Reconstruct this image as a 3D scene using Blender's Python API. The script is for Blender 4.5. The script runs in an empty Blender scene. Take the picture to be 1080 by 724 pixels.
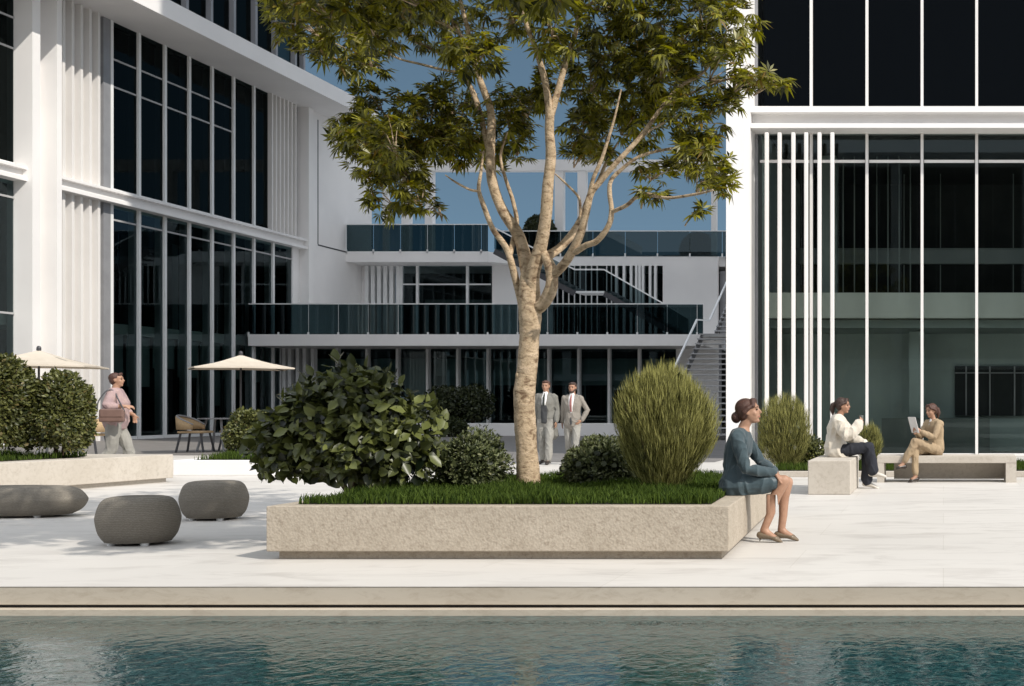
import bpy, bmesh, math, random
import numpy as np
from mathutils import Vector, Matrix, Euler
random.seed(7); np.random.seed(7)
R = math.radians
C = bpy.context.scene.collection
# ---- one calibrated view: principal point (U0,V0) of the 1080 px photo, focal length F px, eye height H
U0, V0, F, H = 995.0, 426.0, 1300.0, 1.28
def P(u, v, Y): return Vector(((u-U0)*Y/F, Y, H+(V0-v)*Y/F))
def GX(u, Y): return (u-U0)*Y/F
def GZ(v, Y): return H+(V0-v)*Y/F
ORG = {}
# ------------------------------------------------------------------ materials
def newmat(name):
    m = bpy.data.materials.new(name); m.use_nodes = True
    nt = m.node_tree; nt.nodes.clear()
    out = nt.nodes.new('ShaderNodeOutputMaterial')
    return m, nt, out
def N(nt, t, **kw):
    n = nt.nodes.new(t)
    for k, v in kw.items():
        if k in n.inputs: n.inputs[k].default_value = v
        else: setattr(n, k, v)
    return n
def L(nt, a, b): nt.links.new(a, b)
def c4(c): return (c[0], c[1], c[2], 1)
def mat(name, col, col2=None, rough=.6, scale=6., stretch=(1,1,1), bump=0., bscale=60., spec=.3, metal=0., detail=6., lo=.35, hi=.65, sheen=0.):
    """principled with noise-mixed colour and a fine bump, object space"""
    m, nt, out = newmat(name)
    b = N(nt, 'ShaderNodeBsdfPrincipled', Roughness=rough, Metallic=metal)
    b.inputs['Specular IOR Level'].default_value = spec
    if sheen: b.inputs['Sheen Weight'].default_value = sheen
    L(nt, b.outputs[0], out.inputs[0])
    tc = N(nt, 'ShaderNodeTexCoord'); mp = N(nt, 'ShaderNodeMapping'); mp.inputs['Scale'].default_value = stretch
    L(nt, tc.outputs['Object'], mp.inputs[0])
    if col2 is None: col2 = tuple(c*.86 for c in col)
    n1 = N(nt, 'ShaderNodeTexNoise', Scale=scale, Detail=detail, Roughness=.6)
    L(nt, mp.outputs[0], n1.inputs['Vector'])
    mr = N(nt, 'ShaderNodeMapRange'); mr.inputs[1].default_value = lo; mr.inputs[2].default_value = hi
    L(nt, n1.outputs[0], mr.inputs[0])
    mx = N(nt, 'ShaderNodeMix', data_type='RGBA')
    mx.inputs[6].default_value = c4(col); mx.inputs[7].default_value = c4(col2)
    L(nt, mr.outputs[0], mx.inputs[0]); L(nt, mx.outputs[2], b.inputs['Base Color'])
    if bump:
        n2 = N(nt, 'ShaderNodeTexNoise', Scale=bscale, Detail=4.)
        L(nt, mp.outputs[0], n2.inputs['Vector'])
        bp = N(nt, 'ShaderNodeBump', Strength=bump, Distance=.01)
        L(nt, n2.outputs[0], bp.inputs['Height']); L(nt, bp.outputs[0], b.inputs['Normal'])
    return m
def leafmat(name, a, b_, trans=.35, rough=.45, spec=.4, brown=None):
    m, nt, out = newmat(name)
    g = N(nt, 'ShaderNodeNewGeometry')
    cr = N(nt, 'ShaderNodeValToRGB')
    e = cr.color_ramp.elements
    e[0].color = c4(a); e[1].color = c4(b_); e[1].position = .93
    if brown:
        k = e.new(.97); k.color = c4(brown)
    L(nt, g.outputs['Random Per Island'], cr.inputs[0])
    pb = N(nt, 'ShaderNodeBsdfPrincipled', Roughness=rough); pb.inputs['Specular IOR Level'].default_value = spec
    tr = N(nt, 'ShaderNodeBsdfTranslucent')
    hs = N(nt, 'ShaderNodeHueSaturation', Saturation=1.15, Value=1.6)
    L(nt, cr.outputs[0], pb.inputs['Base Color']); L(nt, cr.outputs[0], hs.inputs['Color']); L(nt, hs.outputs[0], tr.inputs[0])
    mx = N(nt, 'ShaderNodeMixShader', Fac=trans)
    L(nt, pb.outputs[0], mx.inputs[1]); L(nt, tr.outputs[0], mx.inputs[2]); L(nt, mx.outputs[0], out.inputs[0])
    return m
def glassmat(name, tint, ior=1.5, boost=1.5, refl=(1,1,1), wav=0.):
    """thin architectural pane: tinted see-through plus Fresnel mirror"""
    m, nt, out = newmat(name)
    fr = N(nt, 'ShaderNodeFresnel', IOR=ior)
    mu = N(nt, 'ShaderNodeMath', operation='MULTIPLY'); mu.inputs[1].default_value = boost; mu.use_clamp = True
    L(nt, fr.outputs[0], mu.inputs[0])
    t = N(nt, 'ShaderNodeBsdfTransparent'); t.inputs[0].default_value = c4(tint)
    gl = N(nt, 'ShaderNodeBsdfGlossy', Roughness=.0); gl.inputs[0].default_value = c4(refl)
    if wav:
        tc = N(nt, 'ShaderNodeTexCoord'); nz = N(nt, 'ShaderNodeTexNoise', Scale=.6, Detail=1.)
        bp = N(nt, 'ShaderNodeBump', Strength=wav, Distance=.02)
        L(nt, tc.outputs['Object'], nz.inputs['Vector']); L(nt, nz.outputs[0], bp.inputs['Height']); L(nt, bp.outputs[0], gl.inputs['Normal'])
    mx = N(nt, 'ShaderNodeMixShader')
    L(nt, mu.outputs[0], mx.inputs[0]); L(nt, t.outputs[0], mx.inputs[1]); L(nt, gl.outputs[0], mx.inputs[2]); L(nt, mx.outputs[0], out.inputs[0])
    return m

M = {}
M['white'] = mat('white_render', (.83,.81,.79), (.77,.75,.735), .55, .35, bump=.05, bscale=90, detail=3)
M['fluted'] = mat('fluted_panel', (.74,.715,.69), (.68,.655,.63), .55, .4, bump=.05)
M['frame'] = mat('white_metal', (.80,.80,.79), (.74,.74,.73), .35, .8, spec=.5)
M['greymetal'] = mat('grey_metal', (.26,.26,.27), None, .35, 2., spec=.5)
M['darkmetal'] = mat('dark_metal', (.05,.05,.055), None, .4, 4., spec=.5)
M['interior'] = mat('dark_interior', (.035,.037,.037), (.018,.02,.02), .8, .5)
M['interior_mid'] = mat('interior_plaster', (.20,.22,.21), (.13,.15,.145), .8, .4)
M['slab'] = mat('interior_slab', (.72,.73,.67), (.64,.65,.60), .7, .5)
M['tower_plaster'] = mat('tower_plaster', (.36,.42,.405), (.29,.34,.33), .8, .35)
M['step'] = mat('step_metal', (.42,.42,.42), None, .5, 3.)
M['curtain'] = mat('curtain', (.24,.26,.26), (.12,.13,.13), .9, 5., stretch=(1,1,.05))
M['glass'] = glassmat('tinted_glass', (.36,.46,.46), boost=1.2, refl=(.5,.62,.66), wav=.02)
M['glass_dark'] = glassmat('dark_tinted_glass', (.10,.13,.13), boost=1.0, refl=(.17,.21,.21), wav=.02)
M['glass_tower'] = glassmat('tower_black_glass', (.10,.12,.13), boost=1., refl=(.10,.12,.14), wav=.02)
M['glass_green'] = glassmat('green_tinted_glass', (.84,.90,.87), boost=1.0, refl=(.5,.6,.6), wav=.02)
M['glass_rail'] = glassmat('smoked_rail_glass', (.20,.265,.28), boost=1.0, refl=(.6,.75,.8))
M['bark'] = None
M['soil'] = mat('soil', (.035,.028,.02), None, .9, 30., bump=.5, bscale=80)
M['leaf_tree'] = leafmat('tree_leaves', (.012,.018,.003), (.29,.275,.036), .34, .4, .5, brown=(.17,.11,.02))
M['leaf_big'] = leafmat('glossy_leaves', (.004,.008,.003), (.13,.145,.04), .14, .35, .35)
M['leaf_fine'] = leafmat('fine_leaves', (.02,.03,.009), (.17,.19,.08), .22, brown=(.22,.22,.12))
M['leaf_hedge'] = leafmat('hedge_leaves', (.018,.026,.006), (.15,.155,.045), .2, brown=(.14,.11,.04))
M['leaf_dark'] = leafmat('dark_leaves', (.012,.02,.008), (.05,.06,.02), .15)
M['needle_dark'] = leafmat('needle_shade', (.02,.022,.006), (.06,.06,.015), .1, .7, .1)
M['needle'] = leafmat('needle_foliage', (.08,.08,.025), (.46,.44,.16), .27, .65, .1)
M['grass'] = leafmat('grass_blades', (.014,.03,.005), (.085,.125,.022), .25, .7, .1)
M['twig'] = mat('twig_bark', (.10,.07,.045), None, .8, 20., bump=.3)
M['canvas'] = mat('parasol_canvas', (.55,.49,.41), (.50,.44,.36), .8, 3., bump=.15, bscale=300)
M['skin'] = mat('skin', (.38,.22,.145), (.31,.17,.11), .5, 12., spec=.35)
M['skin_tan'] = mat('skin_tan', (.36,.20,.13), (.32,.17,.11), .45, 12., spec=.35)
M['hair'] = mat('brown_hair', (.055,.028,.018), (.03,.015,.01), .4, 40., stretch=(1,1,4), bump=.5, bscale=120, spec=.4)
M['hair_red'] = mat('auburn_hair', (.09,.04,.025), (.05,.02,.014), .4, 40., stretch=(1,1,4), bump=.5, bscale=120, spec=.4)
M['eye'] = mat('eye', (.03,.02,.015), None, .2, 5.)
M['lip'] = mat('lips', (.36,.13,.11), None, .4, 5.)
M['teal_satin'] = mat('teal_grey_satin', (.055,.085,.098), (.042,.066,.077), .5, 4., bump=.4, bscale=16, spec=.4)
M['vest'] = mat('charcoal_waistcoat', (.05,.052,.055), None, .8, 6.)
M['teal_cloth'] = mat('teal_grey_wool', (.045,.068,.078), (.033,.052,.060), .85, 5., bump=.5, bscale=22, sheen=.2)
M['cream_cloth'] = mat('cream_fleece', (.58,.53,.45), (.50,.45,.38), .9, 6., bump=.6, bscale=26, sheen=.3)
M['tan_cloth'] = mat('tan_suit_cloth', (.36,.27,.17), (.30,.22,.14), .85, 5., bump=.4, bscale=28)
M['navy_cloth'] = mat('dark_trousers', (.022,.024,.032), None, .85, 5., bump=.3, bscale=40)
M['grey_cloth'] = mat('warm_grey_suit_cloth', (.25,.225,.195), (.21,.19,.165), .85, 6., bump=.3, bscale=40)
M['coat_cloth'] = mat('grey_overcoat_cloth', (.19,.185,.165), (.16,.155,.14), .9, 6., bump=.3, bscale=40)
M['trouser_cloth'] = mat('pale_trouser_cloth', (.30,.29,.26), (.24,.23,.21), .85, 6., bump=.35, bscale=30)
M['pink_cloth'] = mat('pink_shirt_cloth', (.40,.285,.26), (.31,.22,.225), .85, 6., bump=.35, bscale=30)
M['white_cloth'] = mat('white_shirt', (.72,.70,.68), None, .8, 6.)
M['shoe'] = mat('taupe_shoe', (.17,.125,.08), None, .35, 8., spec=.5)
M['shoe_dark'] = mat('dark_shoe', (.03,.022,.018), None, .3, 8., spec=.5)
M['shoe_pale'] = mat('pale_sneaker', (.6,.56,.5), None, .7, 8.)
M['tie_pink'] = mat('dusty_pink_tie', (.30,.12,.11), None, .6, 8.)
M['tie_dark'] = mat('dark_tie', (.03,.035,.03), None, .6, 8.)
M['bag'] = mat('brown_leather', (.17,.105,.085), (.14,.085,.07), .5, 10., bump=.2, bscale=90)
M['rattan'] = mat('rattan', (.50,.36,.21), (.36,.25,.14), .7, 70., bump=.8, bscale=120)
M['tablet'] = mat('tablet_shell', (.62,.60,.57), None, .3, 3., spec=.5)
M['cup'] = mat('paper_cup', (.12,.13,.12), None, .5, 3.)

def stone_mat(name, a, b_, dark, sc=9., bump=.35, rough=.75, streak=1.):
    m, nt, out = newmat(name)
    b = N(nt, 'ShaderNodeBsdfPrincipled', Roughness=rough); b.inputs['Specular IOR Level'].default_value = .25
    L(nt, b.outputs[0], out.inputs[0])
    tc = N(nt, 'ShaderNodeTexCoord'); mp = N(nt, 'ShaderNodeMapping'); mp.inputs['Scale'].default_value = (1,1,streak)
    mp.inputs['Rotation'].default_value = (0, R(30), 0)
    L(nt, tc.outputs['Object'], mp.inputs[0])
    n1 = N(nt, 'ShaderNodeTexNoise', Scale=sc*.35, Detail=5.); n2 = N(nt, 'ShaderNodeTexNoise', Scale=sc*3, Detail=8., Roughness=.75, Distortion=.6)
    n3 = N(nt, 'ShaderNodeTexVoronoi', Scale=sc*5)
    for n in (n1, n2, n3): L(nt, mp.outputs[0], n.inputs['Vector'])
    r1 = N(nt, 'ShaderNodeMapRange'); r1.inputs[1].default_value=.35; r1.inputs[2].default_value=.65; L(nt, n1.outputs[0], r1.inputs[0])
    m1 = N(nt, 'ShaderNodeMix', data_type='RGBA'); m1.inputs[6].default_value=c4(a); m1.inputs[7].default_value=c4(b_); L(nt, r1.outputs[0], m1.inputs[0])
    r2 = N(nt, 'ShaderNodeMapRange'); r2.inputs[1].default_value=.48; r2.inputs[2].default_value=.72; L(nt, n2.outputs[0], r2.inputs[0])
    m2 = N(nt, 'ShaderNodeMix', data_type='RGBA'); m2.inputs[7].default_value=c4(dark)
    L(nt, m1.outputs[2], m2.inputs[6]); L(nt, r2.outputs[0], m2.inputs[0]); L(nt, m2.outputs[2], b.inputs['Base Color'])
    ad = N(nt, 'ShaderNodeMath', operation='ADD'); L(nt, n2.outputs[0], ad.inputs[0]); L(nt, n3.outputs[0], ad.inputs[1])
    bp = N(nt, 'ShaderNodeBump', Strength=bump, Distance=.006); L(nt, ad.outputs[0], bp.inputs['Height']); L(nt, bp.outputs[0], b.inputs['Normal'])
    return m
M['planter'] = stone_mat('planter_stone', (.44,.38,.305), (.39,.335,.265), (.25,.205,.155), 9., .5)
M['pale_stone'] = stone_mat('pale_bench_stone', (.50,.455,.395), (.46,.415,.355), (.38,.335,.28), 5., .12)
M['coping'] = stone_mat('coping_stone', (.50,.44,.36), (.46,.40,.32), (.38,.32,.25), 1.6, .1, streak=3.)

def floor_mat():
    m, nt, out = newmat('white_stone_floor')
    b = N(nt, 'ShaderNodeBsdfPrincipled', Roughness=.5); b.inputs['Specular IOR Level'].default_value = .3
    L(nt, b.outputs[0], out.inputs[0])
    tc = N(nt, 'ShaderNodeTexCoord'); mp = N(nt, 'ShaderNodeMapping'); mp.inputs['Scale'].default_value = (.45,1.2,1)
    L(nt, tc.outputs['Object'], mp.inputs[0])
    n1 = N(nt, 'ShaderNodeTexNoise', Scale=2.2, Detail=10., Roughness=.65, Distortion=.8); L(nt, mp.outputs[0], n1.inputs['Vector'])
    n2 = N(nt, 'ShaderNodeTexNoise', Scale=.5, Detail=3.); L(nt, tc.outputs['Object'], n2.inputs['Vector'])
    r1 = N(nt, 'ShaderNodeMapRange'); r1.inputs[1].default_value=.50; r1.inputs[2].default_value=.72; L(nt, n1.outputs[0], r1.inputs[0])
    m1 = N(nt, 'ShaderNodeMix', data_type='RGBA'); m1.inputs[6].default_value=(.60,.57,.53,1); m1.inputs[7].default_value=(.45,.42,.385,1); L(nt, r1.outputs[0], m1.inputs[0])
    br = N(nt, 'ShaderNodeTexBrick', Scale=1.0); br.offset = .5
    br.inputs['Brick Width'].default_value = 2.4; br.inputs['Row Height'].default_value = 1.2; br.inputs['Mortar Size'].default_value = .004
    br.inputs['Color1'].default_value=(1,1,1,1); br.inputs['Color2'].default_value=(.95,.95,.95,1); br.inputs['Mortar'].default_value=(.86,.85,.83,1)
    L(nt, tc.outputs['Object'], br.inputs['Vector'])
    m2 = N(nt, 'ShaderNodeMix', data_type='RGBA', blend_type='MULTIPLY'); m2.inputs[0].default_value = 1
    L(nt, m1.outputs[2], m2.inputs[6]); L(nt, br.outputs[0], m2.inputs[7])
    r2 = N(nt, 'ShaderNodeMapRange'); r2.inputs[3].default_value=.9; r2.inputs[4].default_value=1.08; L(nt, n2.outputs[0], r2.inputs[0])
    m3 = N(nt, 'ShaderNodeMix', data_type='RGBA', blend_type='MULTIPLY'); m3.inputs[0].default_value = 1
    L(nt, m2.outputs[2], m3.inputs[6]); L(nt, r2.outputs[0], m3.inputs[7]); L(nt, m3.outputs[2], b.inputs['Base Color'])
    rr = N(nt, 'ShaderNodeMapRange'); rr.inputs[3].default_value=.38; rr.inputs[4].default_value=.62; L(nt, n1.outputs[0], rr.inputs[0]); L(nt, rr.outputs[0], b.inputs['Roughness'])
    bp = N(nt, 'ShaderNodeBump', Strength=.1, Distance=.004); L(nt, n1.outputs[0], bp.inputs['Height']); L(nt, bp.outputs[0], b.inputs['Normal'])
    return m
M['floor'] = floor_mat()
M['paving'] = mat('grey_paving', (.20,.185,.175), (.16,.15,.14), .6, 1.5, bump=.1)
M['asphalt'] = mat('far_ground', (.12,.12,.11), None, .8, 2.)

def pouf_mat():
    m, nt, out = newmat('ribbed_pouf_weave')
    b = N(nt, 'ShaderNodeBsdfPrincipled', Roughness=.85); b.inputs['Specular IOR Level'].default_value = .15
    L(nt, b.outputs[0], out.inputs[0])
    tc = N(nt, 'ShaderNodeTexCoord')
    w = N(nt, 'ShaderNodeTexWave', Scale=20., Distortion=5., Detail=3.); w.bands_direction='Z'; w.inputs['Detail Scale'].default_value = 3.
    L(nt, tc.outputs['Object'], w.inputs['Vector'])
    n = N(nt, 'ShaderNodeTexNoise', Scale=45., Detail=6.); L(nt, tc.outputs['Object'], n.inputs['Vector'])
    ml = N(nt, 'ShaderNodeMath', operation='MULTIPLY'); L(nt, w.outputs[1], ml.inputs[0]); L(nt, n.outputs[0], ml.inputs[1])
    mx = N(nt, 'ShaderNodeMix', data_type='RGBA'); mx.inputs[6].default_value=(.15,.133,.11,1); mx.inputs[7].default_value=(.26,.235,.195,1)
    L(nt, ml.outputs[0], mx.inputs[0]); L(nt, mx.outputs[2], b.inputs['Base Color'])
    bp = N(nt, 'ShaderNodeBump', Strength=.35, Distance=.006); L(nt, ml.outputs[0], bp.inputs['Height']); L(nt, bp.outputs[0], b.inputs['Normal'])
    return m
M['pouf'] = pouf_mat()

def bark_mat():
    m, nt, out = newmat('pale_smooth_bark')
    b = N(nt, 'ShaderNodeBsdfPrincipled', Roughness=.75); b.inputs['Specular IOR Level'].default_value = .2
    L(nt, b.outputs[0], out.inputs[0])
    tc = N(nt, 'ShaderNodeTexCoord'); mp = N(nt, 'ShaderNodeMapping'); mp.inputs['Scale'].default_value = (1,1,1.6)
    L(nt, tc.outputs['Object'], mp.inputs[0])
    n1 = N(nt, 'ShaderNodeTexNoise', Scale=8., Detail=7., Distortion=1.2); n2 = N(nt, 'ShaderNodeTexNoise', Scale=34., Detail=6., Roughness=.75)
    n3 = N(nt, 'ShaderNodeTexNoise', Scale=9., Detail=2.)
    for n in (n1, n2, n3): L(nt, mp.outputs[0], n.inputs['Vector'])
    cr = N(nt, 'ShaderNodeValToRGB'); e = cr.color_ramp.elements
    e[0].position=.32; e[0].color=(.20,.13,.08,1); e[1].position=.70; e[1].color=(.64,.49,.34,1); k=e.new(.46); k.color=(.49,.37,.24,1)
    L(nt, n1.outputs[0], cr.inputs[0])
    r = N(nt, 'ShaderNodeMapRange'); r.inputs[1].default_value=.53; r.inputs[2].default_value=.68; L(nt, n2.outputs[0], r.inputs[0])
    mx = N(nt, 'ShaderNodeMix', data_type='RGBA'); mx.inputs[7].default_value=(.16,.10,.055,1)
    L(nt, cr.outputs[0], mx.inputs[6]); L(nt, r.outputs[0], mx.inputs[0]); L(nt, mx.outputs[2], b.inputs['Base Color'])
    ad = N(nt, 'ShaderNodeMath', operation='ADD'); L(nt, n1.outputs[0], ad.inputs[0]); L(nt, n2.outputs[0], ad.inputs[1])
    bp = N(nt, 'ShaderNodeBump', Strength=.9, Distance=.014); L(nt, ad.outputs[0], bp.inputs['Height']); L(nt, bp.outputs[0], b.inputs['Normal'])
    return m
M['bark'] = bark_mat()

def water_mat():
    m, nt, out = newmat('pool_water')
    tc = N(nt, 'ShaderNodeTexCoord')
    mp = N(nt, 'ShaderNodeMapping'); mp.inputs['Scale'].default_value = (1.0,1.0,1)
    L(nt, tc.outputs['Object'], mp.inputs[0])
    n1 = N(nt, 'ShaderNodeTexNoise', Scale=6.5, Detail=3., Roughness=.6, Distortion=.6)
    n2 = N(nt, 'ShaderNodeTexNoise', Scale=20., Detail=5., Roughness=.6, Distortion=.8)
    for n in (n1, n2): L(nt, mp.outputs[0], n.inputs['Vector'])
    b1 = N(nt, 'ShaderNodeBump', Strength=.16, Distance=.04); L(nt, n1.outputs[0], b1.inputs['Height'])
    b2 = N(nt, 'ShaderNodeBump', Strength=.12, Distance=.006); L(nt, n2.outputs[0], b2.inputs['Height']); L(nt, b1.outputs[0], b2.inputs['Normal'])
    cr = N(nt, 'ShaderNodeValToRGB'); e = cr.color_ramp.elements
    e[0].position=.40; e[0].color=(.002,.020,.024,1); e[1].position=.68; e[1].color=(.028,.085,.085,1)  # lighter blotches in the base colour stand in for caustics
    L(nt, n2.outputs[0], cr.inputs[0])
    b = N(nt, 'ShaderNodeBsdfPrincipled', Roughness=.01, IOR=1.33); b.inputs['Specular IOR Level'].default_value=.55
    L(nt, cr.outputs[0], b.inputs['Base Color']); L(nt, b2.outputs[0], b.inputs['Normal']); L(nt, b.outputs[0], out.inputs[0])
    return m
M['water'] = water_mat()

# ------------------------------------------------------------------ mesh building
class MB:
    def __init__(s): s.v = []; s.f = []
    def quad(s, a, b, c, d):
        n = len(s.v); s.v += [tuple(a), tuple(b), tuple(c), tuple(d)]; s.f.append((n, n+1, n+2, n+3)); return s
    def box(s, x0, x1, y0, y1, z0, z1):
        n = len(s.v)
        s.v += [(x0,y0,z0),(x1,y0,z0),(x1,y1,z0),(x0,y1,z0),(x0,y0,z1),(x1,y0,z1),(x1,y1,z1),(x0,y1,z1)]
        s.f += [(n+3,n+2,n+1,n),(n+4,n+5,n+6,n+7),(n,n+1,n+5,n+4),(n+1,n+2,n+6,n+5),(n+2,n+3,n+7,n+6),(n+3,n,n+4,n+7)]
        return s
    def prism(s, poly, z0, z1, inset=0.):
        """vertical prism from a CCW footprint"""
        n = len(s.v); k = len(poly)
        s.v += [(p[0],p[1],z0) for p in poly]+[(p[0],p[1],z1) for p in poly]
        s.f.append(tuple(n+i for i in reversed(range(k)))); s.f.append(tuple(n+k+i for i in range(k)))
        for i in range(k): j=(i+1)%k; s.f.append((n+i,n+j,n+k+j,n+k+i))
        return s
    def bar(s, a, b, w, h=None):
        """rectangular bar between two points"""
        a = Vector(a); b = Vector(b); h = h or w
        d = (b-a).normalized(); up = Vector((0,0,1)) if abs(d.z) < .95 else Vector((0,1,0))
        sx = d.cross(up).normalized()*w/2; sz = sx.cross(d).normalized()*h/2
        n = len(s.v)
        for p in (a, b):
            s.v += [tuple(p-sx-sz), tuple(p+sx-sz), tuple(p+sx+sz), tuple(p-sx+sz)]
        s.f += [(n,n+1,n+2,n+3),(n+7,n+6,n+5,n+4)]
        for i in range(4): j=(i+1)%4; s.f.append((n+i,n+4+i,n+4+j,n+j))
        return s
    def tube(s, pts, ra, rb=None, side=None, seg=12, cap=True, twist=0.):
        """elliptical tube: ra along 'side', rb across it, rounded ends"""
        pts = [Vector(p) for p in pts]; k = len(pts)
        if not isinstance(ra, (list, tuple)): ra = [ra]*k
        if rb is None: rb = list(ra)
        if not isinstance(rb, (list, tuple)): rb = [rb]*k
        T = []
        for i in range(k):
            t = pts[min(i+1,k-1)]-pts[max(i-1,0)]; T.append(t.normalized() if t.length > 1e-9 else Vector((0,0,1)))
        sd = Vector(side) if side is not None else (Vector((0,1,0)) if abs(T[0].y) < .9 else Vector((1,0,0)))
        rings = []; cur = sd
        R_ = []
        if cap:
            for q in (.35,.75): 
                R_.append((pts[0]-T[0]*min(ra[0],rb[0])*math.cos(math.asin(q)), T[0], ra[0]*q, rb[0]*q))
        for i in range(k): R_.append((pts[i], T[i], ra[i], rb[i]))
        if cap:
            for q in (.75,.35):
                R_.append((pts[-1]+T[-1]*min(ra[-1],rb[-1])*math.cos(math.asin(q)), T[-1], ra[-1]*q, rb[-1]*q))
        for p, t, a, b in R_:
            x = (cur - t*cur.dot(t))
            x = x.normalized() if x.length > 1e-6 else t.orthogonal().normalized()
            if side is None: cur = x
            y = t.cross(x)
            n = len(s.v)
            for j in range(seg):
                an = 2*math.pi*j/seg
                s.v.append(tuple(p + x*a*math.cos(an) + y*b*math.sin(an)))
            rings.append(n)
        for r0, r1 in zip(rings, rings[1:]):
            for j in range(seg): q=(j+1)%seg; s.f.append((r0+j, r0+q, r1+q, r1+j))
        s.f.append(tuple(rings[0]+j for j in reversed(range(seg)))); s.f.append(tuple(rings[-1]+j for j in range(seg)))
        return s
    def ell(s, c, r, rot=None, seg=16, rings=10, power=None):
        c = Vector(c); n = len(s.v); mt = rot if rot is not None else Matrix.Identity(3)
        for i in range(rings+1):
            th = math.pi*i/rings
            for j in range(seg):
                ph = 2*math.pi*j/seg
                d = [math.sin(th)*math.cos(ph), math.sin(th)*math.sin(ph), math.cos(th)]
                if power: d = [math.copysign(abs(q)**power[w], q) for w, q in enumerate(d)]
                s.v.append(tuple(c + mt @ Vector((d[0]*r[0], d[1]*r[1], d[2]*r[2]))))
        for i in range(rings):
            for j in range(seg):
                q=(j+1)%seg; a=n+i*seg+j; b=n+i*seg+q; c_=n+(i+1)*seg+q; d=n+(i+1)*seg+j
                s.f.append((d, c_, b, a))
        return s
    def xf(s, M4):
        s.v = [tuple(M4 @ Vector(p)) for p in s.v]; return s
    def build(s, name, m, parent=None, org=None, smooth=False, bevel=0., merge=False):
        o_ = Vector(ORG.get(parent.name, (0,0,0))) if parent is not None else Vector(org or (0,0,0))
        me = bpy.data.meshes.new(name)
        me.from_pydata([(p[0]-o_[0], p[1]-o_[1], p[2]-o_[2]) for p in s.v], [], s.f); me.update()
        if merge or bevel:
            bm = bmesh.new(); bm.from_mesh(me); bmesh.ops.remove_doubles(bm, verts=bm.verts, dist=1e-5)
            if bevel:
                es = [e for e in bm.edges if len(e.link_faces) == 2 and e.calc_face_angle(0) > .6]
                bmesh.ops.bevel(bm, geom=es, offset=bevel, segments=2, profile=.5, affect='EDGES')
            bmesh.ops.recalc_face_normals(bm, faces=bm.faces)
            bm.to_mesh(me); bm.free()
        me.materials.append(m)
        if smooth: me.polygons.foreach_set('use_smooth', [True]*len(me.polygons))
        o = bpy.data.objects.new(name, me); C.objects.link(o)
        if parent is not None: o.parent = parent; ORG[o.name] = o_
        else: o.location = o_; ORG[o.name] = o_
        return o
def remesh(mb, vox, smooth=6, name='tmp'):
    """fuse overlapping primitives of mb into one continuous smooth skin"""
    me = bpy.data.meshes.new(name); me.from_pydata(mb.v, [], mb.f); me.update()
    bm = bmesh.new(); bm.from_mesh(me); bmesh.ops.remove_doubles(bm, verts=bm.verts, dist=1e-6)
    bmesh.ops.recalc_face_normals(bm, faces=bm.faces); bm.to_mesh(me); bm.free()
    o = bpy.data.objects.new(name, me); C.objects.link(o)
    r = o.modifiers.new('r', 'REMESH'); r.mode = 'VOXEL'; r.voxel_size = vox; r.adaptivity = 0
    if smooth:
        sm = o.modifiers.new('s', 'SMOOTH'); sm.factor = .5; sm.iterations = smooth
    dg = bpy.context.evaluated_depsgraph_get(); dg.update()
    me2 = bpy.data.meshes.new_from_object(o.evaluated_get(dg))
    out = MB(); n = len(me2.vertices); a = np.empty(n*3); me2.vertices.foreach_get('co', a)
    out.v = [tuple(x) for x in a.reshape(-1,3)]; out.f = [tuple(p.vertices) for p in me2.polygons]
    bpy.data.objects.remove(o); bpy.data.meshes.remove(me); bpy.data.meshes.remove(me2)
    return out
from mathutils import noise as mnoise
def wrinkle(mb, amp=.006, freq=11., seed=0, stretch=(1,1,.45)):
    """cloth folds: ridged noise pushed along the normals"""
    me = bpy.data.meshes.new('w'); me.from_pydata(mb.v, [], mb.f); me.update()
    nr = np.empty(len(mb.v)*3); me.vertices.foreach_get('normal', nr); nr = nr.reshape(-1,3)
    out = []
    for p, n in zip(mb.v, nr):
        q = Vector((p[0]*stretch[0], p[1]*stretch[1], p[2]*stretch[2]))*freq+Vector((seed*3.1,seed*1.7,seed))
        w = mnoise.noise(q + mnoise.noise_vector(q*.6)*.9)
        r = 1-abs(w)*2.2; r = r*abs(r)
        h = amp*(r-.35) + amp*.5*mnoise.noise(q*2.3)
        out.append((p[0]+n[0]*h, p[1]+n[1]*h, p[2]+n[2]*h))
    mb.v = out; bpy.data.meshes.remove(me); return mb
def tag(o, label=None, cat=None, group=None, kind=None):
    if label: o['label'] = label
    if cat: o['category'] = cat
    if group: o['group'] = group
    if kind: o['kind'] = kind
    return o
def thing(name, loc, label, cat, group=None, rz=0.):
    o = bpy.data.objects.new(name, None); C.objects.link(o); o.location = loc; o.rotation_euler = (0,0,rz)
    o.empty_display_size = .2; ORG[o.name] = Vector(loc)
    return tag(o, label, cat, group)
def lthing(name, label, cat, group=None):
    """thing whose parts are modelled in local coordinates"""
    o = thing(name, (0,0,0), label, cat, group); return o
def place(o, loc, rz=0.): o.location = loc; o.rotation_euler = (0,0,rz); return o
def dup(root, loc, rz, label=None, group=None):
    def cp(o, par):
        c = o.copy(); C.objects.link(c); c.parent = par
        for ch in o.children: cp(ch, c)
        return c
    r = cp(root, None); r.location = loc; r.rotation_euler = (0,0,rz)
    if label: r['label'] = label
    if group: r['group'] = group
    return r
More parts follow.
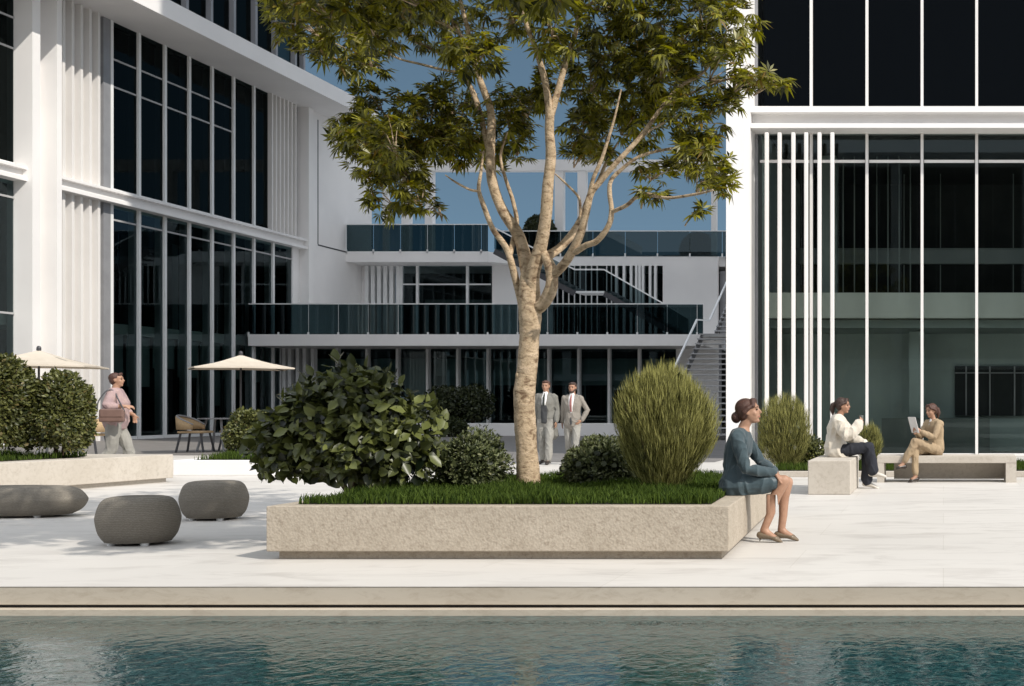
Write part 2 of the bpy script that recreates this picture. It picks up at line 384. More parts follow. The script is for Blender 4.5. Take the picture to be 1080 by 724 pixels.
def fastmesh(name, V, Q, m, parent=None, org=None, smooth=False):
    o_ = Vector(ORG.get(parent.name, (0,0,0))) if parent is not None else Vector(org or (0,0,0))
    V = np.asarray(V, dtype=np.float32) - np.array(o_, dtype=np.float32); Q = np.asarray(Q, dtype=np.int32)
    me = bpy.data.meshes.new(name); me.vertices.add(len(V)); me.vertices.foreach_set('co', V.ravel())
    k = Q.shape[1]; me.loops.add(Q.size); me.loops.foreach_set('vertex_index', Q.ravel())
    me.polygons.add(len(Q)); me.polygons.foreach_set('loop_start', np.arange(0, Q.size, k, dtype=np.int32))
    me.update(calc_edges=True); me.validate(); me.materials.append(m)
    if smooth: me.polygons.foreach_set('use_smooth', [True]*len(me.polygons))
    o = bpy.data.objects.new(name, me); C.objects.link(o)
    if parent is not None: o.parent = parent
    else: o.location = o_
    ORG[o.name] = o_
    return o
# ---- leaf templates: y = leaf axis, x = width, z = normal
def unit(a): return a/np.maximum(np.linalg.norm(a, axis=-1, keepdims=True), 1e-9)
def T_ovate(w=.27, fold=.10, droop=.15):
    V = np.array([(0,0,0),(0,1,-droop),(-w,.32,fold),(-w*.8,.68,fold-droop*.5),(w,.32,fold),(w*.8,.68,fold-droop*.5)], float)
    return V, np.array([(0,1,3,2),(0,4,5,1)])
def T_palmate(k=8, spread=110, droop=.35, w=.13):
    V=[]; Q=[]
    for i in range(k):
        a = R(-spread+2*spread*i/(k-1)); ln = 1.0-.28*abs(i-(k-1)/2)/((k-1)/2)
        ax = np.array((math.sin(a), math.cos(a), 0.)); sd = np.array((math.cos(a), -math.sin(a), 0.))
        n = len(V)
        V += [ax*.03, ax*ln*.5 - sd*w*ln + (0,0,-droop*.18), ax*ln + np.array((0,0,-droop*ln)), ax*ln*.5 + sd*w*ln + np.array((0,0,-droop*.18)) ]
        Q.append((n,n+1,n+2,n+3))
    return np.array(V), np.array(Q)
def scatter(tmpl, pos, axis, normal, scale):
    V, Q = tmpl; n = len(pos); k = len(V)
    y = unit(axis); z = unit(normal - y*np.sum(normal*y, axis=1, keepdims=True)); x = np.cross(y, z)
    sc = np.asarray(scale).reshape(-1,1,1)
    W = pos[:,None,:] + sc*(V[None,:,0:1]*x[:,None,:] + V[None,:,1:2]*y[:,None,:] + V[None,:,2:3]*z[:,None,:])
    QQ = Q[None,:,:] + (np.arange(n)*k)[:,None,None]
    return W.reshape(-1,3), QQ.reshape(-1, Q.shape[1])
def merge(parts):
    Vs=[]; Qs=[]; n=0
    for V,Q in parts: Vs.append(V); Qs.append(Q+n); n+=len(V)
    return np.concatenate(Vs), np.concatenate(Qs)
def rnd_dir(n):
    return unit(np.random.normal(size=(n,3)))
def lump(d, amp=.12, seed=0):
    """smooth lumpy radius factor for directions d"""
    rs = np.random.RandomState(seed); r = np.ones(len(d))
    for i in range(7):
        k = rs.normal(size=3)*(2.0+i*.8); r += amp*np.sin(d@k + rs.uniform(0,6.28))*(.8**i)
    return r
def catmull(pts, n=5):
    P_ = [np.array(p, float) for p in pts]; P_ = [2*P_[0]-P_[1]]+P_+[2*P_[-1]-P_[-2]]; out=[]
    for i in range(1, len(P_)-2):
        for t in np.linspace(0,1,n,endpoint=False):
            a,b,c,d = P_[i-1],P_[i],P_[i+1],P_[i+2]
            out.append(.5*((2*b)+(-a+c)*t+(2*a-5*b+4*c-d)*t*t+(-a+3*b-3*c+d)*t**3))
    out.append(P_[-2]); return out
# ================================================================== SETTING
def sheet(name, x0, x1, y0, y1, z, m, kind='structure'):
    o = MB().quad((x0,y0,z),(x1,y0,z),(x1,y1,z),(x0,y1,z)).build(name, m); return tag(o, kind=kind)
PE = 8.62
g = MB()
for x0,x1,y0,y1 in ((-900,900,PE+.05,2500),(-900,900,-900,-6.0),(-900,-45,-6.0,PE+.05),(45,900,-6.0,PE+.05)):
    g.quad((x0,y0,-.02),(x1,y0,-.02),(x1,y1,-.02),(x0,y1,-.02))
tag(g.build('ground', M['asphalt']), kind='structure')
sheet('plaza_floor', -44.9, 44.9, PE, 64, 0.0, M['floor'])
sheet('plaza_floor_behind_pool', -44.9, 44.9, -24, -6.0, 0.0, M['floor'])
pv = MB()
for (x0,x1,y0,y1) in ((-16.5,-5.2,26.9,60),(-5.2,-5.0,26.9,60)): pv.quad((x0,y0,.004),(x1,y0,.004),(x1,y1,.004),(x0,y1,.004))
tag(pv.build('grey_paving', M['paving']), kind='structure')
sheet('patio_paving', -29.0, -16.52, 30.5, 60, 0.004, M['paving'])
cp = MB()
cp.box(-44.9,44.9,PE+.004,PE+.5,-.128,-.003)
tag(cp.build('pool_coping', M['coping'], bevel=.004), kind='structure')
MB().box(-44.9,44.9,PE+.05,PE+.6,-.15,-.1281).build('pool_shadow_gap', M['darkmetal'])['kind'] = 'structure'
lg = MB(); lg.box(-44.9,44.9,PE-.05,PE+.3,-.60,-.1501)
tag(lg.build('pool_ledge', M['coping'], bevel=.004), kind='structure')
MB().box(-44.9,44.9,-6.3,-6.0,-1.2,-.004).build('pool_far_coping', M['coping'])['kind'] = 'structure'
sheet('pool_water', -44.9, 44.9, -6.0, PE-.045, -.195, M['water'])

# ================================================================== LEFT OFFICE BUILDING (long facade facing +x)
XF = -29.1
LB = thing('office_building', (-31,46,0), 'white office building on the left with fluted panels under a wide eave', 'building')
def lbox(name, m, *boxes, parent=None, bevel=0., smooth=False):
    b = MB()
    for q in boxes: b.box(*q)
    return b.build(name, m, parent or LB, bevel=bevel)
ZB0, ZB1, ZT = 8.24, 8.69, 14.65
Yk = [42.93+1.483*k for k in range(8)]
# structural pilasters
lbox('column', M['white'], (-29.3,-28.5,38.56,38.90,0,ZT))
lbox('column', M['white'], (-29.3,-28.55,39.70,39.92,0,ZT))
lbox('wall', M['white'], (-29.4,-29.1,38.90,39.70,0,ZT))
# beams with two flanges (between the storeys)
def ibeam(y0, y1, x=-28.66):
    b = MB(); b.box(-29.2,x,y0,y1,ZB1-.09,ZB1); b.box(-29.2,x,y0,y1,ZB0,ZB0+.12); b.box(-29.2,x-.16,y0,y1,ZB0+.12,ZB1-.09)
    return b.build('beam', M['white'], LB)
ibeam(39.92,55.55); ibeam(18,38.56)
# fluted panels
def flutes(y0, y1, z0, z1, n, x=-29.1):
    b = MB(); d = (y1-y0)/n
    b.box(x-.2,x-.06,y0,y1,z0,z1)
    for i in range(n):
        a = y0+i*d
        b.prism([(x-.06,a),(x+.20,a+d*.02),(x+.20,a+d*.30),(x-.06,a+d*.55)][::1], z0, z1)
    return b.build('fluted_panel', M['fluted'], LB)
flutes(40.02,42.55,0,ZB0,6); flutes(40.02,42.55,ZB1,ZT,6)
flutes(53.05,55.3,ZB1,ZT,7)
lbox('wall', M['white'], (-29.3,-29.02,54.95,55.55,0,ZB0))
lbox('column', M['white'], (-29.3,-28.6,55.55,55.95,0,ZT))
# windows: every bay of each storey
def bay(y0, y1, z0, z1, trans, glass='glass_dark', w=.2):
    f = MB(); f.box(-29.075,-28.99,y0,y0+.13,z0,z1); f.box(-29.36,-29.09,y0-.02,y0+.15,z0,z1)
    f.box(-29.20,-29.03,y0+.151,y1-.021,z0,z0+.12); f.box(-29.20,-29.09,y0+.151,y1-.021,z1-.10,z1)
    fr = f.build('window', M['frame'], LB)
    for t in trans: MB().box(-29.075,-29.05,y0+.131,y1-.001,t-.032,t+.032).build('transom', M['step'], fr)
    MB().quad((-29.08,y0,z0),(-29.08,y1,z0),(-29.08,y1,z1),(-29.08,y0,z1)).build('pane', M[glass], fr)
for k in range(7):
    bay(Yk[k], Yk[k+1] if k < 6 else 53.04, ZB1, ZT, (13.34,12.38) if k < 5 else ())
for k in range(8):
    bay(Yk[k], Yk[k+1] if k < 7 else 54.95, 0, ZB0, (7.72,), 'glass')
lbox('window_jamb', M['greymetal'], (-29.2,-29.0,42.56,42.92,0,ZB0), (-29.2,-29.0,42.56,42.92,ZB1,ZT))
for k in range(14):
    y1 = 38.54-1.483*k
    bay(y1-1.483, y1, ZB1, ZT, (13.34,12.38)); bay(y1-1.483, y1, 0, ZB0, (7.72,4.1), 'glass')
# interior: floors, back wall, some partitions and curtains
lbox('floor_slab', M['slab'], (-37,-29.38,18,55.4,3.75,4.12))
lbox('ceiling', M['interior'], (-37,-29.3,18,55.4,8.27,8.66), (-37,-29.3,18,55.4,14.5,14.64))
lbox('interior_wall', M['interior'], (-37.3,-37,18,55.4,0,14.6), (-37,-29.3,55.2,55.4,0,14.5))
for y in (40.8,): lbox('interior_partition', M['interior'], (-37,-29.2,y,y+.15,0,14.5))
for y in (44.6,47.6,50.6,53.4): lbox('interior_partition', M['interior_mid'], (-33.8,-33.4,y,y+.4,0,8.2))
lbox('reflection_sheet', M['tower_plaster'], *[(-29.56,-29.54,Yk[0]+1.483*k+.16,Yk[0]+1.483*k+1.46,(2.3,1.9,2.6,2.3,1.2,2.3,2.2,1.6)[k%8],3.74) for k in range(8)])  # pale sheets added behind the glass, standing in for its reflections
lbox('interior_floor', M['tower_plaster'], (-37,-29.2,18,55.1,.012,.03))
cu = MB()
for i in range(26): cu.box(-30.6,-30.55,49.6+i*.2,49.7+i*.2,0,3.7)
cu.build('curtain', M['curtain'], LB)
# eave
ev = MB(); ev.box(-40,-26.87,12,58.6,ZT+.002,15.3)
ev.build('eave', M['white'], LB)
# receding end wall facing +x with a shadow joint
XW = -28.8
ew = MB(); ew.box(-31.5,XW,55.95,62.1,0,ZT); ew.build('end_wall', M['white'], LB)
lbox('shadow_joint', M['darkmetal'], (XW,XW+.012,56.75,59.4,8.56,8.62), (XW,XW+.012,56.72,56.78,8.62,ZT-.3))
# glazed storey set back on the roof
tg = MB()
for k in range(13): tg.box(-29.55,-29.3,36.5+k*1.6,36.66+k*1.6,15.3,30)
tg.box(-29.55,-29.35,36.5,56.5,19.2,19.35)
tg.box(-29.6,-29.3,56.45,56.6,15.3,30)
fr = tg.build('rooftop_glazing_frame', M['greymetal'], LB)
MB().quad((-29.5,30,15.3),(-29.5,56.55,15.3),(-29.5,56.55,30),(-29.5,30,30)).build('pane', M['glass_dark'], fr)
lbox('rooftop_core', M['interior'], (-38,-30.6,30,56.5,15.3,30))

# ================================================================== REAR TERRACE BUILDING
RB = thing('terrace_building', (-18,61,0), 'low white building at the back with two balconies and tinted glass rails', 'building')
def rbox(name, m, *boxes, parent=None, bevel=0.):
    b = MB()
    for q in boxes: b.box(*q)
    return b.build(name, m, parent or RB, bevel=bevel)
X1L, X1R = -29.05, GX(742,51.5)
rbox('balcony_slab', M['white'], (X1L,X1R,51.5,60.9,3.70,4.18))
# ground floor glazing set back
Yg = 54.5
mu = [GX(u,Yg) for u in (326.5,358.3,389.7,421.7,453.3,485,516.7,548.4,580.5,612,643.9,675.5,712.5)]
for a, b in zip(mu, mu[1:]):
    f = MB(); f.box(a-.05,a+.05,Yg-.30,Yg+.05,0,3.70); f.box(a+.05,b-.05,Yg-.04,Yg+.04,0,.10)
    fr = f.build('window', M['frame'], RB)
    MB().quad((a,Yg,0),(b,Yg,0),(b,Yg,3.7),(a,Yg,3.7)).build('pane', M['glass'], fr)
lv = MB()
for u in (288.9,295.8,300.5,306.4,314.7,322,330.6): x=GX(u,Yg-.4); MB().box(x-.07,x+.07,Yg-.5,Yg-.2,0,3.70).build('louvre', M['frame'], RB)
rbox('floor_slab', M['interior'], (-28.7,-9.9,Yg+.3,60.6,3.3,3.69))
rbox('interior_wall', M['interior'], (-28.7,-9.9,59.8,60,0,3.3))
cu = MB()
rs = random.Random(3)
x = -28.4
while x < -10.2:
    if rs.random() < .55:
        for i in range(rs.randint(2,6)): cu.box(x,x+.06,Yg+.9,Yg+.95,0,3.25); x += .17
    x += rs.uniform(.3,1.1)
cu.build('curtain', M['curtain'], RB)
rbox('interior_band', M['tower_plaster'], (-28.6,-10,55.2,55.25,2.1,3.28))  # pale band added behind the glass for its lighter reflecting upper part
for k_ in range(0,12,1): rbox('reflection_sheet', M['tower_plaster'], (mu[k_]+.1,mu[k_+1]-.1,54.75,54.77,(2.4,2.0,2.7,1.4,2.5,2.2,2.4,1.1,2.3,2.6,1.9,2.4)[k_],3.28))  # more pale sheets imitating reflections in the rear glass
pl = MB()
for x in (-25.5,-22.2,-18.9,-15.6,-12.3): pl.box(x,x+.3,57.0,57.3,0,2.1)
pl.build('interior_column', M['interior_mid'], RB)
rbox('wall', M['white'], (GX(713,Yg),-9.95,Yg,Yg+.2,0,3.7))
# first floor (z 4.18..8.1) in plane Y=61
Y2 = 61.0
def X2(u): return GX(u,Y2)
for q_ in ((X2(519),X2(583),Y2,Y2+.3,4.18,8.11), (X2(699),X2(757),Y2,Y2+.3,4.18,8.62),
     (X2(519),X2(699)-.002,Y2-.002,Y2+.298,8.112,8.62), (XW,X2(386),Y2,Y2+.3,4.18,8.1)): rbox('upper_wall', M['white'], q_)
rbox('roof_slab', M['white'], (X2(757)+.002,X2(775),Y2+.4,Y2+6,8.1,8.6))
for us,hw,ya,yb in (((388,394.5,401,407.5,414,421),.09,-.15,.15),((650.5,658.5,666,671.5,675,678.5,686,691.5),.06,-.1,.2),((588,594,600,606,612,618,624,630,640,645),.018,-.05,.05)):
    for u in us: MB().box(X2(u)-hw,X2(u)+hw,Y2+ya,Y2+yb,4.18,8.10).build('louvre', M['frame'], RB)
for a, b in ((424,440.8),(440.8,493.5),(493.5,519)):
    f = MB(); f.box(X2(a)-.06,X2(a)+.06,Y2-.1,Y2+.1,4.18,8.1); f.box(X2(a)+.06,X2(b)-.06,Y2-.03,Y2+.03,7.15,7.22)
    fr = f.build('window', M['frame'], RB)
    MB().quad((X2(a),Y2,4.18),(X2(b),Y2,4.18),(X2(b),Y2,8.1),(X2(a),Y2,8.1)).build('pane', M['glass'], fr)
MB().quad((X2(583),Y2+.1,4.18),(X2(699),Y2+.1,4.18),(X2(699),Y2+.1,8.11),(X2(583),Y2+.1,8.11)).build('pane', M['glass'], RB)
rbox('interior_wall', M['interior'], (-28.7,-9.2,64.6,64.8,3.7,8.1), (-9.4,-9.2,Y2+.4,64.6,3.7,8.1))
rbox('interior_floor', M['interior'], (-28.7,-9.9,60.95,64.6,3.9,4.17))
rbox('interior_partition', M['interior_mid'], (-26.5,-22.6,63.0,63.2,5.0,6.6), (-19.5,-16.0,63.2,63.3,4.6,6.2))
rbox('door', M['greymetal'], (X2(757)+.01,X2(766),Y2+.5,Y2+.6,4.18,7.9))
# roof terrace slab: left part pushed forward
rbox('roof_slab', M['white'], (XW,GX(515,59.4),59.4,Y2-.001,8.11,8.62))
rbox('roof_slab', M['white'], (XW,X2(775),Y2+.305,70,8.11,8.60))
sl = MB(); a=(GX(515,59.4),59.402,8.11)
sl.prism([(GX(515,59.4)+.001,59.45),(GX(515,59.4)+1.7,Y2-.003),(GX(515,59.4)+.001,Y2-.003)], 8.12, 8.6)
sl.build('roof_slab', M['white'], RB)
# glass rails (things of the building): panels, joints, handrail
def balustrade(label, xa, xb, Y, z0, z1, step, x_first=None):
    b = thing('glass_balustrade', ((xa+xb)/2, Y, z0), label, 'balustrade')
    x = xa
    while x < xb-.05:
        e = min(x+step, xb)
        MB().box(x+.012, e-.012, Y, Y+.02, z0-.05, z1).build('glass_panel', M['glass_rail'], b)
        MB().box(x-.035, x+.035, Y-.03, Y+.05, z0-.1, z0+.09).build('clamp', M['frame'], b); x = e
    MB().box(xa, xb, Y-.025, Y+.045, z1+.001, z1+.045).build('handrail', M['frame'], b)
    return b
balustrade('long smoked glass balustrade along the lower balcony behind the tree trunk', X1L, X1R-.02, 51.54, 4.18, 5.43, 1.25)
balustrade('smoked glass balustrade on the roof terrace left of the tree, nearest the white end wall', XW+.02, GX(515,59.4)-.02, 59.43, 8.62, 9.90, 1.3)
balustrade('smoked glass balustrade on the roof terrace right of the tree trunk', GX(521,Y2)+.1, X2(768), Y2-.02, 8.62, 9.80, 1.6)
# balcony stair seen through the opening: flight from the roof terrace down to the balcony
ST = thing('balcony_staircase', (-18,58.5,4.18), 'dark sided staircase with white handrail rising from the balcony to the roof terrace', 'staircase')
Ys = 57.6
def S(u, v, Y=Ys): return (GX(u,Y), Y, GZ(v,Y))
hr = MB(); pts = [S(521,240), S(606,284.5), S(637,284.5), S(699,320), S(726,336)]
for a, b in zip(pts, pts[1:]): hr.bar(a, b, .06)
hr.build('handrail', M['frame'], ST)
def panel_poly(pa, pb, drop, name, m):
    b = MB(); b.quad(pa, pb, (pb[0],pb[1],pb[2]-drop), (pa[0],pa[1],pa[2]-drop)); return b.build(name, m, ST)
for a, b in zip(pts, pts[1:]): panel_poly((a[0],a[1]+.02,a[2]-.04), (b[0],b[1]+.02,b[2]-.04), .95, 'glass_panel', M['glass_rail'])
def flight(pa, pb, n, y0, y1, m):
    for i in range(n):
        x0 = pa[0]+(pb[0]-pa[0])*i/n; z = pa[2]-1.0+(pb[2]-pa[2])*i/n
        MB().box(x0, x0+(pb[0]-pa[0])/n+.04, y0, y1, z-.07, z).build('step', m, ST)
flight(pts[0], pts[1], 11, Ys+.05, Ys+1.5, M['greymetal'])
MB().box(pts[1][0], pts[2][0]+.2, Ys+.05, Ys+1.5, pts[1][2]-1.08, pts[1][2]-1.0).build('landing', M['frame'], ST)
flight(pts[2], pts[4], 14, Ys+.05, Ys+1.5, M['greymetal'])
st = MB()
for a, b in ((pts[0],pts[1]),(pts[2],pts[4])):
    st.bar((a[0],Ys+.04,a[2]-1.12),(b[0],Ys+.04,b[2]-1.12),.05,.25)
st.build('stringer', M['darkmetal'], ST)
# outdoor staircase at the right end, open treads
OS = thing('outdoor_staircase', (-8.5,50,0), 'open tread outdoor staircase with white handrails beside the tall white column', 'staircase')
xs0, xs1 = -10.1, -6.2
n1 = 19
for i in range(n1):
    z = 4.18*(i+1)/n1; y = 43+8.4*i/n1
    MB().box(xs0, xs1, y, y+.38, z-.05, z).build('step', M['step'], OS)
for i in range(19):
    z = 4.18+4.4*(i+1)/20; y = 52.4+8.6*i/19
    MB().box(xs0+.35, xs1, y, y+.36, z-.05, z).build('step', M['step'], OS)
MB().box(xs0, xs1, 51.42, 52.38, 4.06, 4.18).build('landing', M['frame'], OS)
h = MB()
for x in (xs0,):
    h.bar((x,42.9,.95),(x,50.5,4.72),.07); h.bar((x,42.9,0),(x,42.9,.95),.06)
h.bar((xs0,50.5,4.72),(xs0+.35,51.4,4.75),.06)
h.bar((xs0+.35,51.4,4.75),(xs0+.35,61,9.5),.07)
h.build('handrail', M['frame'], OS)
h = MB(); h.bar((xs0+.04,43,.05),(xs0+.04,51.4,4.06),.06,.28); h.bar((xs0+.38,52.4,4.1),(xs0+.38,61,8.5),.06,.28)
h.bar((xs1-.04,43,.05),(xs1-.04,51.4,4.06),.06,.28)
for z,y in ((1.9,47.2),(3.9,51.3)):
    h.box(-9.35,-9.25,y,y+.1,0,z-.1); h.box(-8.3,-8.2,y,y+.1,0,z-.1)
h.build('stringer', M['greymetal'], OS)
MB().box(-9.9,-5.1,56,56.2,0,8.0).build('back_wall', M['interior'], OS)
# rooftop pergola
PG = thing('pergola', (-18,63,8.6), 'white rooftop pergola frame standing behind the tree against the sky', 'pergola')
Yp = 63.0
b = MB(); zt = GZ(168.5,Yp); zb = GZ(180,Yp)
b.box(-28.7, GX(782,Yp), Yp, Yp+.5, zb, zt); b.build('beam', M['white'], PG)
for u, w, dy in ((405,.2,0),(427,.4,0),(451.5,.38,0),(589,.42,0),(752.5,.26,0)):
    MB().box(GX(u,Yp)-w/2, GX(u,Yp)+w/2, Yp+.05, Yp+.45, 8.6, zb-.001).build('post', M['white'], PG)
for u, w in ((613,.42),):
    MB().box(GX(u,Yp)-w/2, GX(u,Yp)+w/2, Yp+.05, Yp+.45, 8.6, zb-.001).build('post', M['white'], PG)
# low wall in front of the rear facade
lw = MB().box(GX(500,49)-3.4, GX(716,49), 48.9, 49.3, .0, .50)
tag(lw.build('low_wall', M['white'], org=(-15,49,0), bevel=.01), 'low grey retaining wall in front of the rear glass front behind the two men', 'wall')

# ================================================================== TOWER ON THE RIGHT
TW = thing('glass_tower', (6,40,0), 'tall glass office block on the right with white corner column and slim white mullions', 'building')
def tbox(name, m, *boxes, parent=None, bevel=0.):
    b = MB()
    for q in boxes: b.box(*q)
    return b.build(name, m, parent or TW, bevel=bevel)
TH = 46
tbox('column', M['white'], (-5.06,-4.64,28.7,30.45,0,TH))
tbox('side_wall', M['white'], (-5.06,-4.8,30.46,48,0,TH))
tbox('corner_shadow_strip', M['greymetal'], (-4.64,-4.56,30.30,30.44,0,TH))  # grey strip put in as the window frame's shadow beside the column
levels = [(0,7.91),(8.43,16.2),(16.72,24.5),(25.0,32.8),(33.3,41)]
for z0, z1 in levels[:-1]:
    b = MB(); za, zb_ = z1, z1+.52
    b.box(-4.635,16,29.62,30.45,zb_-.14,zb_); b.box(-4.635,16,29.62,30.45,za,za+.11); b.box(-4.635,16,29.95,30.45,za+.11,zb_-.14)
    b.build('beam', M['white'], TW)
mx_ = [-4.56,-3.244,-1.876,-.524,.816]; 
while mx_[-1] < 14: mx_.append(mx_[-1]+1.36)
Yt = 30.3
for li, (z0, z1) in enumerate(levels[:2]):
    for i, (a, b2) in enumerate(zip(mx_, mx_[1:])):
        f = MB(); f.box(b2-.034,b2+.034,Yt-.09,Yt+.06,z0+.003,z1-.003)
        if li == 0: f.box(a+.05,b2-.052,Yt-.02,Yt+.03,7.20,7.27)
        f.box(a+.05,b2-.052,Yt-.03,Yt+.03,z0+.003,z0+.06)
        fr = f.build('window', M['fluted'], TW)
        MB().quad((a,Yt,z0),(b2,Yt,z0),(b2,Yt,z1),(a,Yt,z1)).build('pane', M['glass_green' if li == 0 else 'glass_tower'], fr)
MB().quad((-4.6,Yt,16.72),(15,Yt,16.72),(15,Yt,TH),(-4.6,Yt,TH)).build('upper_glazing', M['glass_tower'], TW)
b = MB()
for x in mx_: b.box(x-.036,x+.036,Yt-.14,Yt-.02,16.73,TH)
b.build('upper_mullion', M['frame'], TW)
for u in (809,822.5,837,850.5,864.5,878):
    x = GX(u,29.7); MB().box(x-.047,x+.047,29.6,29.72,0,7.80).build('fin', M['fluted'], TW, bevel=.02)
# interior
tbox('floor_slab', M['slab'], (-4.4,15,30.75,37.9,3.42,4.05))
tbox('slab_ceiling', M['tower_plaster'], (-4.4,15,31.2,37.9,3.20,3.40))
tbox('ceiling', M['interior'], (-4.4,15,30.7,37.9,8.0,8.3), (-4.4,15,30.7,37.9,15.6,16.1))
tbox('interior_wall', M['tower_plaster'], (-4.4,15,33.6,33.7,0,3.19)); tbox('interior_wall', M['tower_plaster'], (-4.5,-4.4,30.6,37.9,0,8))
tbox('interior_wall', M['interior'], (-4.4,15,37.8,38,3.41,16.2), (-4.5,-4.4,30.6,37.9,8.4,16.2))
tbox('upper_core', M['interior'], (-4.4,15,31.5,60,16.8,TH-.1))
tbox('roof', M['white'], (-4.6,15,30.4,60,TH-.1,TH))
tbox('interior_opening', M['interior'], (GX(1007,33.5),15,33.45,33.55,.95,2.3))
ip = MB()
for u in (1019,1044,1070,1096,1122): x=GX(u,33.42); ip.box(x-.02,x+.02,33.38,33.44,.95,2.3)
ip.box(GX(1007,33.42),15,33.38,33.44,2.1,2.13)
ip.build('interior_opening_frame', M['greymetal'], TW)
tbox('interior_column', M['tower_plaster'], (-.9,-.5,32.4,32.8,0,3.18), (3.9,4.3,32.4,32.8,0,3.18), (-3.3,-2.9,33.4,33.8,4.05,8))
ip = MB()
for i in range(10): ip.box(-3.6+i*.3,-3.57+i*.3,33.0,33.05,4.1,7.9)
for i in range(12): ip.box(-2.2+i*1.05,-2.17+i*1.05,35.5,35.55,4.1,7.9)
ip.box(-4.4,15,35.4,35.6,5.3,5.75)
ip.build('interior_partition', M['interior_mid'], TW)
tbox('reception_desk', M['interior_mid'], (-1.6,1.2,31.9,32.6,.0,.9))

# ================================================================== BUILDING BEHIND THE POOL (seen mirrored in glass and water)
OB = thing('opposite_building', (0,-34,0), 'dark glazed building with white floor beams across the pool, seen only as a reflection', 'building')
def obox(name, m, *boxes):
    b = MB()
    for q in boxes: b.box(*q)
    return b.build(name, m, OB)
obox('glazing', M['interior'], (-48,40,-50,-34,0,20))
obox('beam', M['white'], (-48,40,-34,-33.4,12.0,13.0), (-48,40,-34,-33.4,3.9,4.7), (-48,40,-34,-33.2,19.4,20.4))
b = MB()
for i in range(9): x=-44+i*10; b.box(x,x+.8,-34,-33.3,0,19.4)
b.build('column', M['white'], OB)
b = MB()
for i in range(60): x=-47+i*1.45; b.box(x,x+.1,-34,-33.85,0,19.4)
b.build('mullion', M['greymetal'], OB)
# ================================================================== PLANTERS
def inset(poly, d):
    n=len(poly); out=[]
    for i in range(n):
        a=Vector(poly[i-1]); b=Vector(poly[i]); c=Vector(poly[(i+1)%n])
        e1=(b-a).normalized(); e2=(c-b).normalized(); n1=Vector((-e1.y,e1.x)); n2=Vector((-e2.y,e2.x))
        k=(n1+n2); k=k/max(k.dot(n1),.2); out.append(tuple(b+k*d))
    return out
def planter(poly, h, rim, label, m, rec=.068, soil=None):
    cx = sum(p[0] for p in poly)/len(poly); cy = sum(p[1] for p in poly)/len(poly)
    t = thing('planter', (cx,cy,0), label, 'planter')
    MB().prism(poly, rec, h).build('box', m, t, bevel=.008)
    if rec > .01: MB().prism(inset(poly,.07), 0.001, rec-.001).build('base', m, t)
    s = soil or inset(poly, rim)
    b = MB(); n=len(s); b.v=[(p[0],p[1],h+.004) for p in s]; b.f=[tuple(range(n))]
    b.build('soil', M['soil'], t)
    return t, s
def inpoly(x, y, poly):
    ins = np.zeros(len(x), bool); n=len(poly)
    for i in range(n):
        x1,y1=poly[i]; x2,y2=poly[(i+1)%n]
        c = ((y1>y)!=(y2>y)); xi = (x2-x1)*(y-y1)/((y2-y1) if abs(y2-y1)>1e-9 else 1e-9)+x1
        ins ^= c & (x<xi)
    return ins
def grass(poly, z, n, h, label, over=.02):
    xs=[p[0] for p in poly]; ys=[p[1] for p in poly]
    x=np.random.uniform(min(xs),max(xs),n*2); y=np.random.uniform(min(ys),max(ys),n*2)
    k=inpoly(x,y,poly); x=x[k][:n]; y=y[k][:n]; n=len(x)
    hh=h*np.random.uniform(.55,1.15,n)*(1+.25*np.sin(x*5.1+y*3)+.2*np.sin(y*9-x*4))
    a=np.random.uniform(0,6.28,n); w=.004+.003*np.random.rand(n)
    ln=np.random.normal(0,.35,(n,2))
    B=np.stack([x,y,np.full(n,z)],1); S=np.stack([np.cos(a)*w,np.sin(a)*w,np.zeros(n)],1)
    Mid=B+np.stack([ln[:,0]*hh*.25,ln[:,1]*hh*.25,hh*.55],1); Tp=B+np.stack([ln[:,0]*hh*.8,ln[:,1]*hh*.8,hh*.95],1)
    V=np.stack([B-S,B+S,Mid+S*.8,Mid-S*.8,Tp],1).reshape(-1,3)
    i=np.arange(n)*5; Q=np.concatenate([np.stack([i,i+1,i+2,i+3],1),np.stack([i+3,i+2,i+4,i+4],1)])
    # quads only: tip as narrow quad
    V=np.concatenate([V,(Tp+S*.1)]); Q[n:,3]=i+4; Q[n:,2]=len(i)*5+np.arange(n)
    o=fastmesh('grass', V, Q, M['grass'], org=(sum(xs)/len(xs),sum(ys)/len(ys),z)); tag(o,label,'grass',kind='stuff'); return o
FP = [(-5.55,10.1),(-1.756,10.1),(-1.95,14.0),(-5.55,14.0)]
PLF, s1 = planter(FP, .44, .17, 'long tan stone planter in the foreground holding the tree and four shrubs', M['planter'])
grass(s1, .445, 34000, .085, 'dense green grass filling the long foreground planter')
LP = [(-12.62,20.2),(-17.5,20.6),(-19,13.6),(-13.62,14.0)]
LPs = [(-13.3,18.9),(-13.6,19.6),(-17.3,20.0),(-18.6,14),(-14.0,14.4)]
PLL, s2 = planter(LP[::1], .45, .3, 'pale stone planter at the left edge holding two clipped round shrubs', M['pale_stone'], soil=LPs)
grass(LPs, .455, 15000, .10, 'grass strip around the two round shrubs at the left edge')
RP = [(-13.75,22.0),(-9.6,22.0),(-9.6,24.6),(-13.75,24.6)]
RPs = [(-13.45,22.1),(-9.7,22.1),(-9.7,24.5),(-13.45,24.5)]
PLR, s3 = planter(RP, .27, .3, 'low white stone planter behind the poufs, in front of the woven chairs', M['white'], rec=0.0, soil=RPs)
grass(RPs, .275, 9000, .13, 'short grass in the low white planter in front of the woven chairs')
BP = [(-3.1,21.5),(7.5,21.5),(7.5,24.3),(-3.1,24.3)]
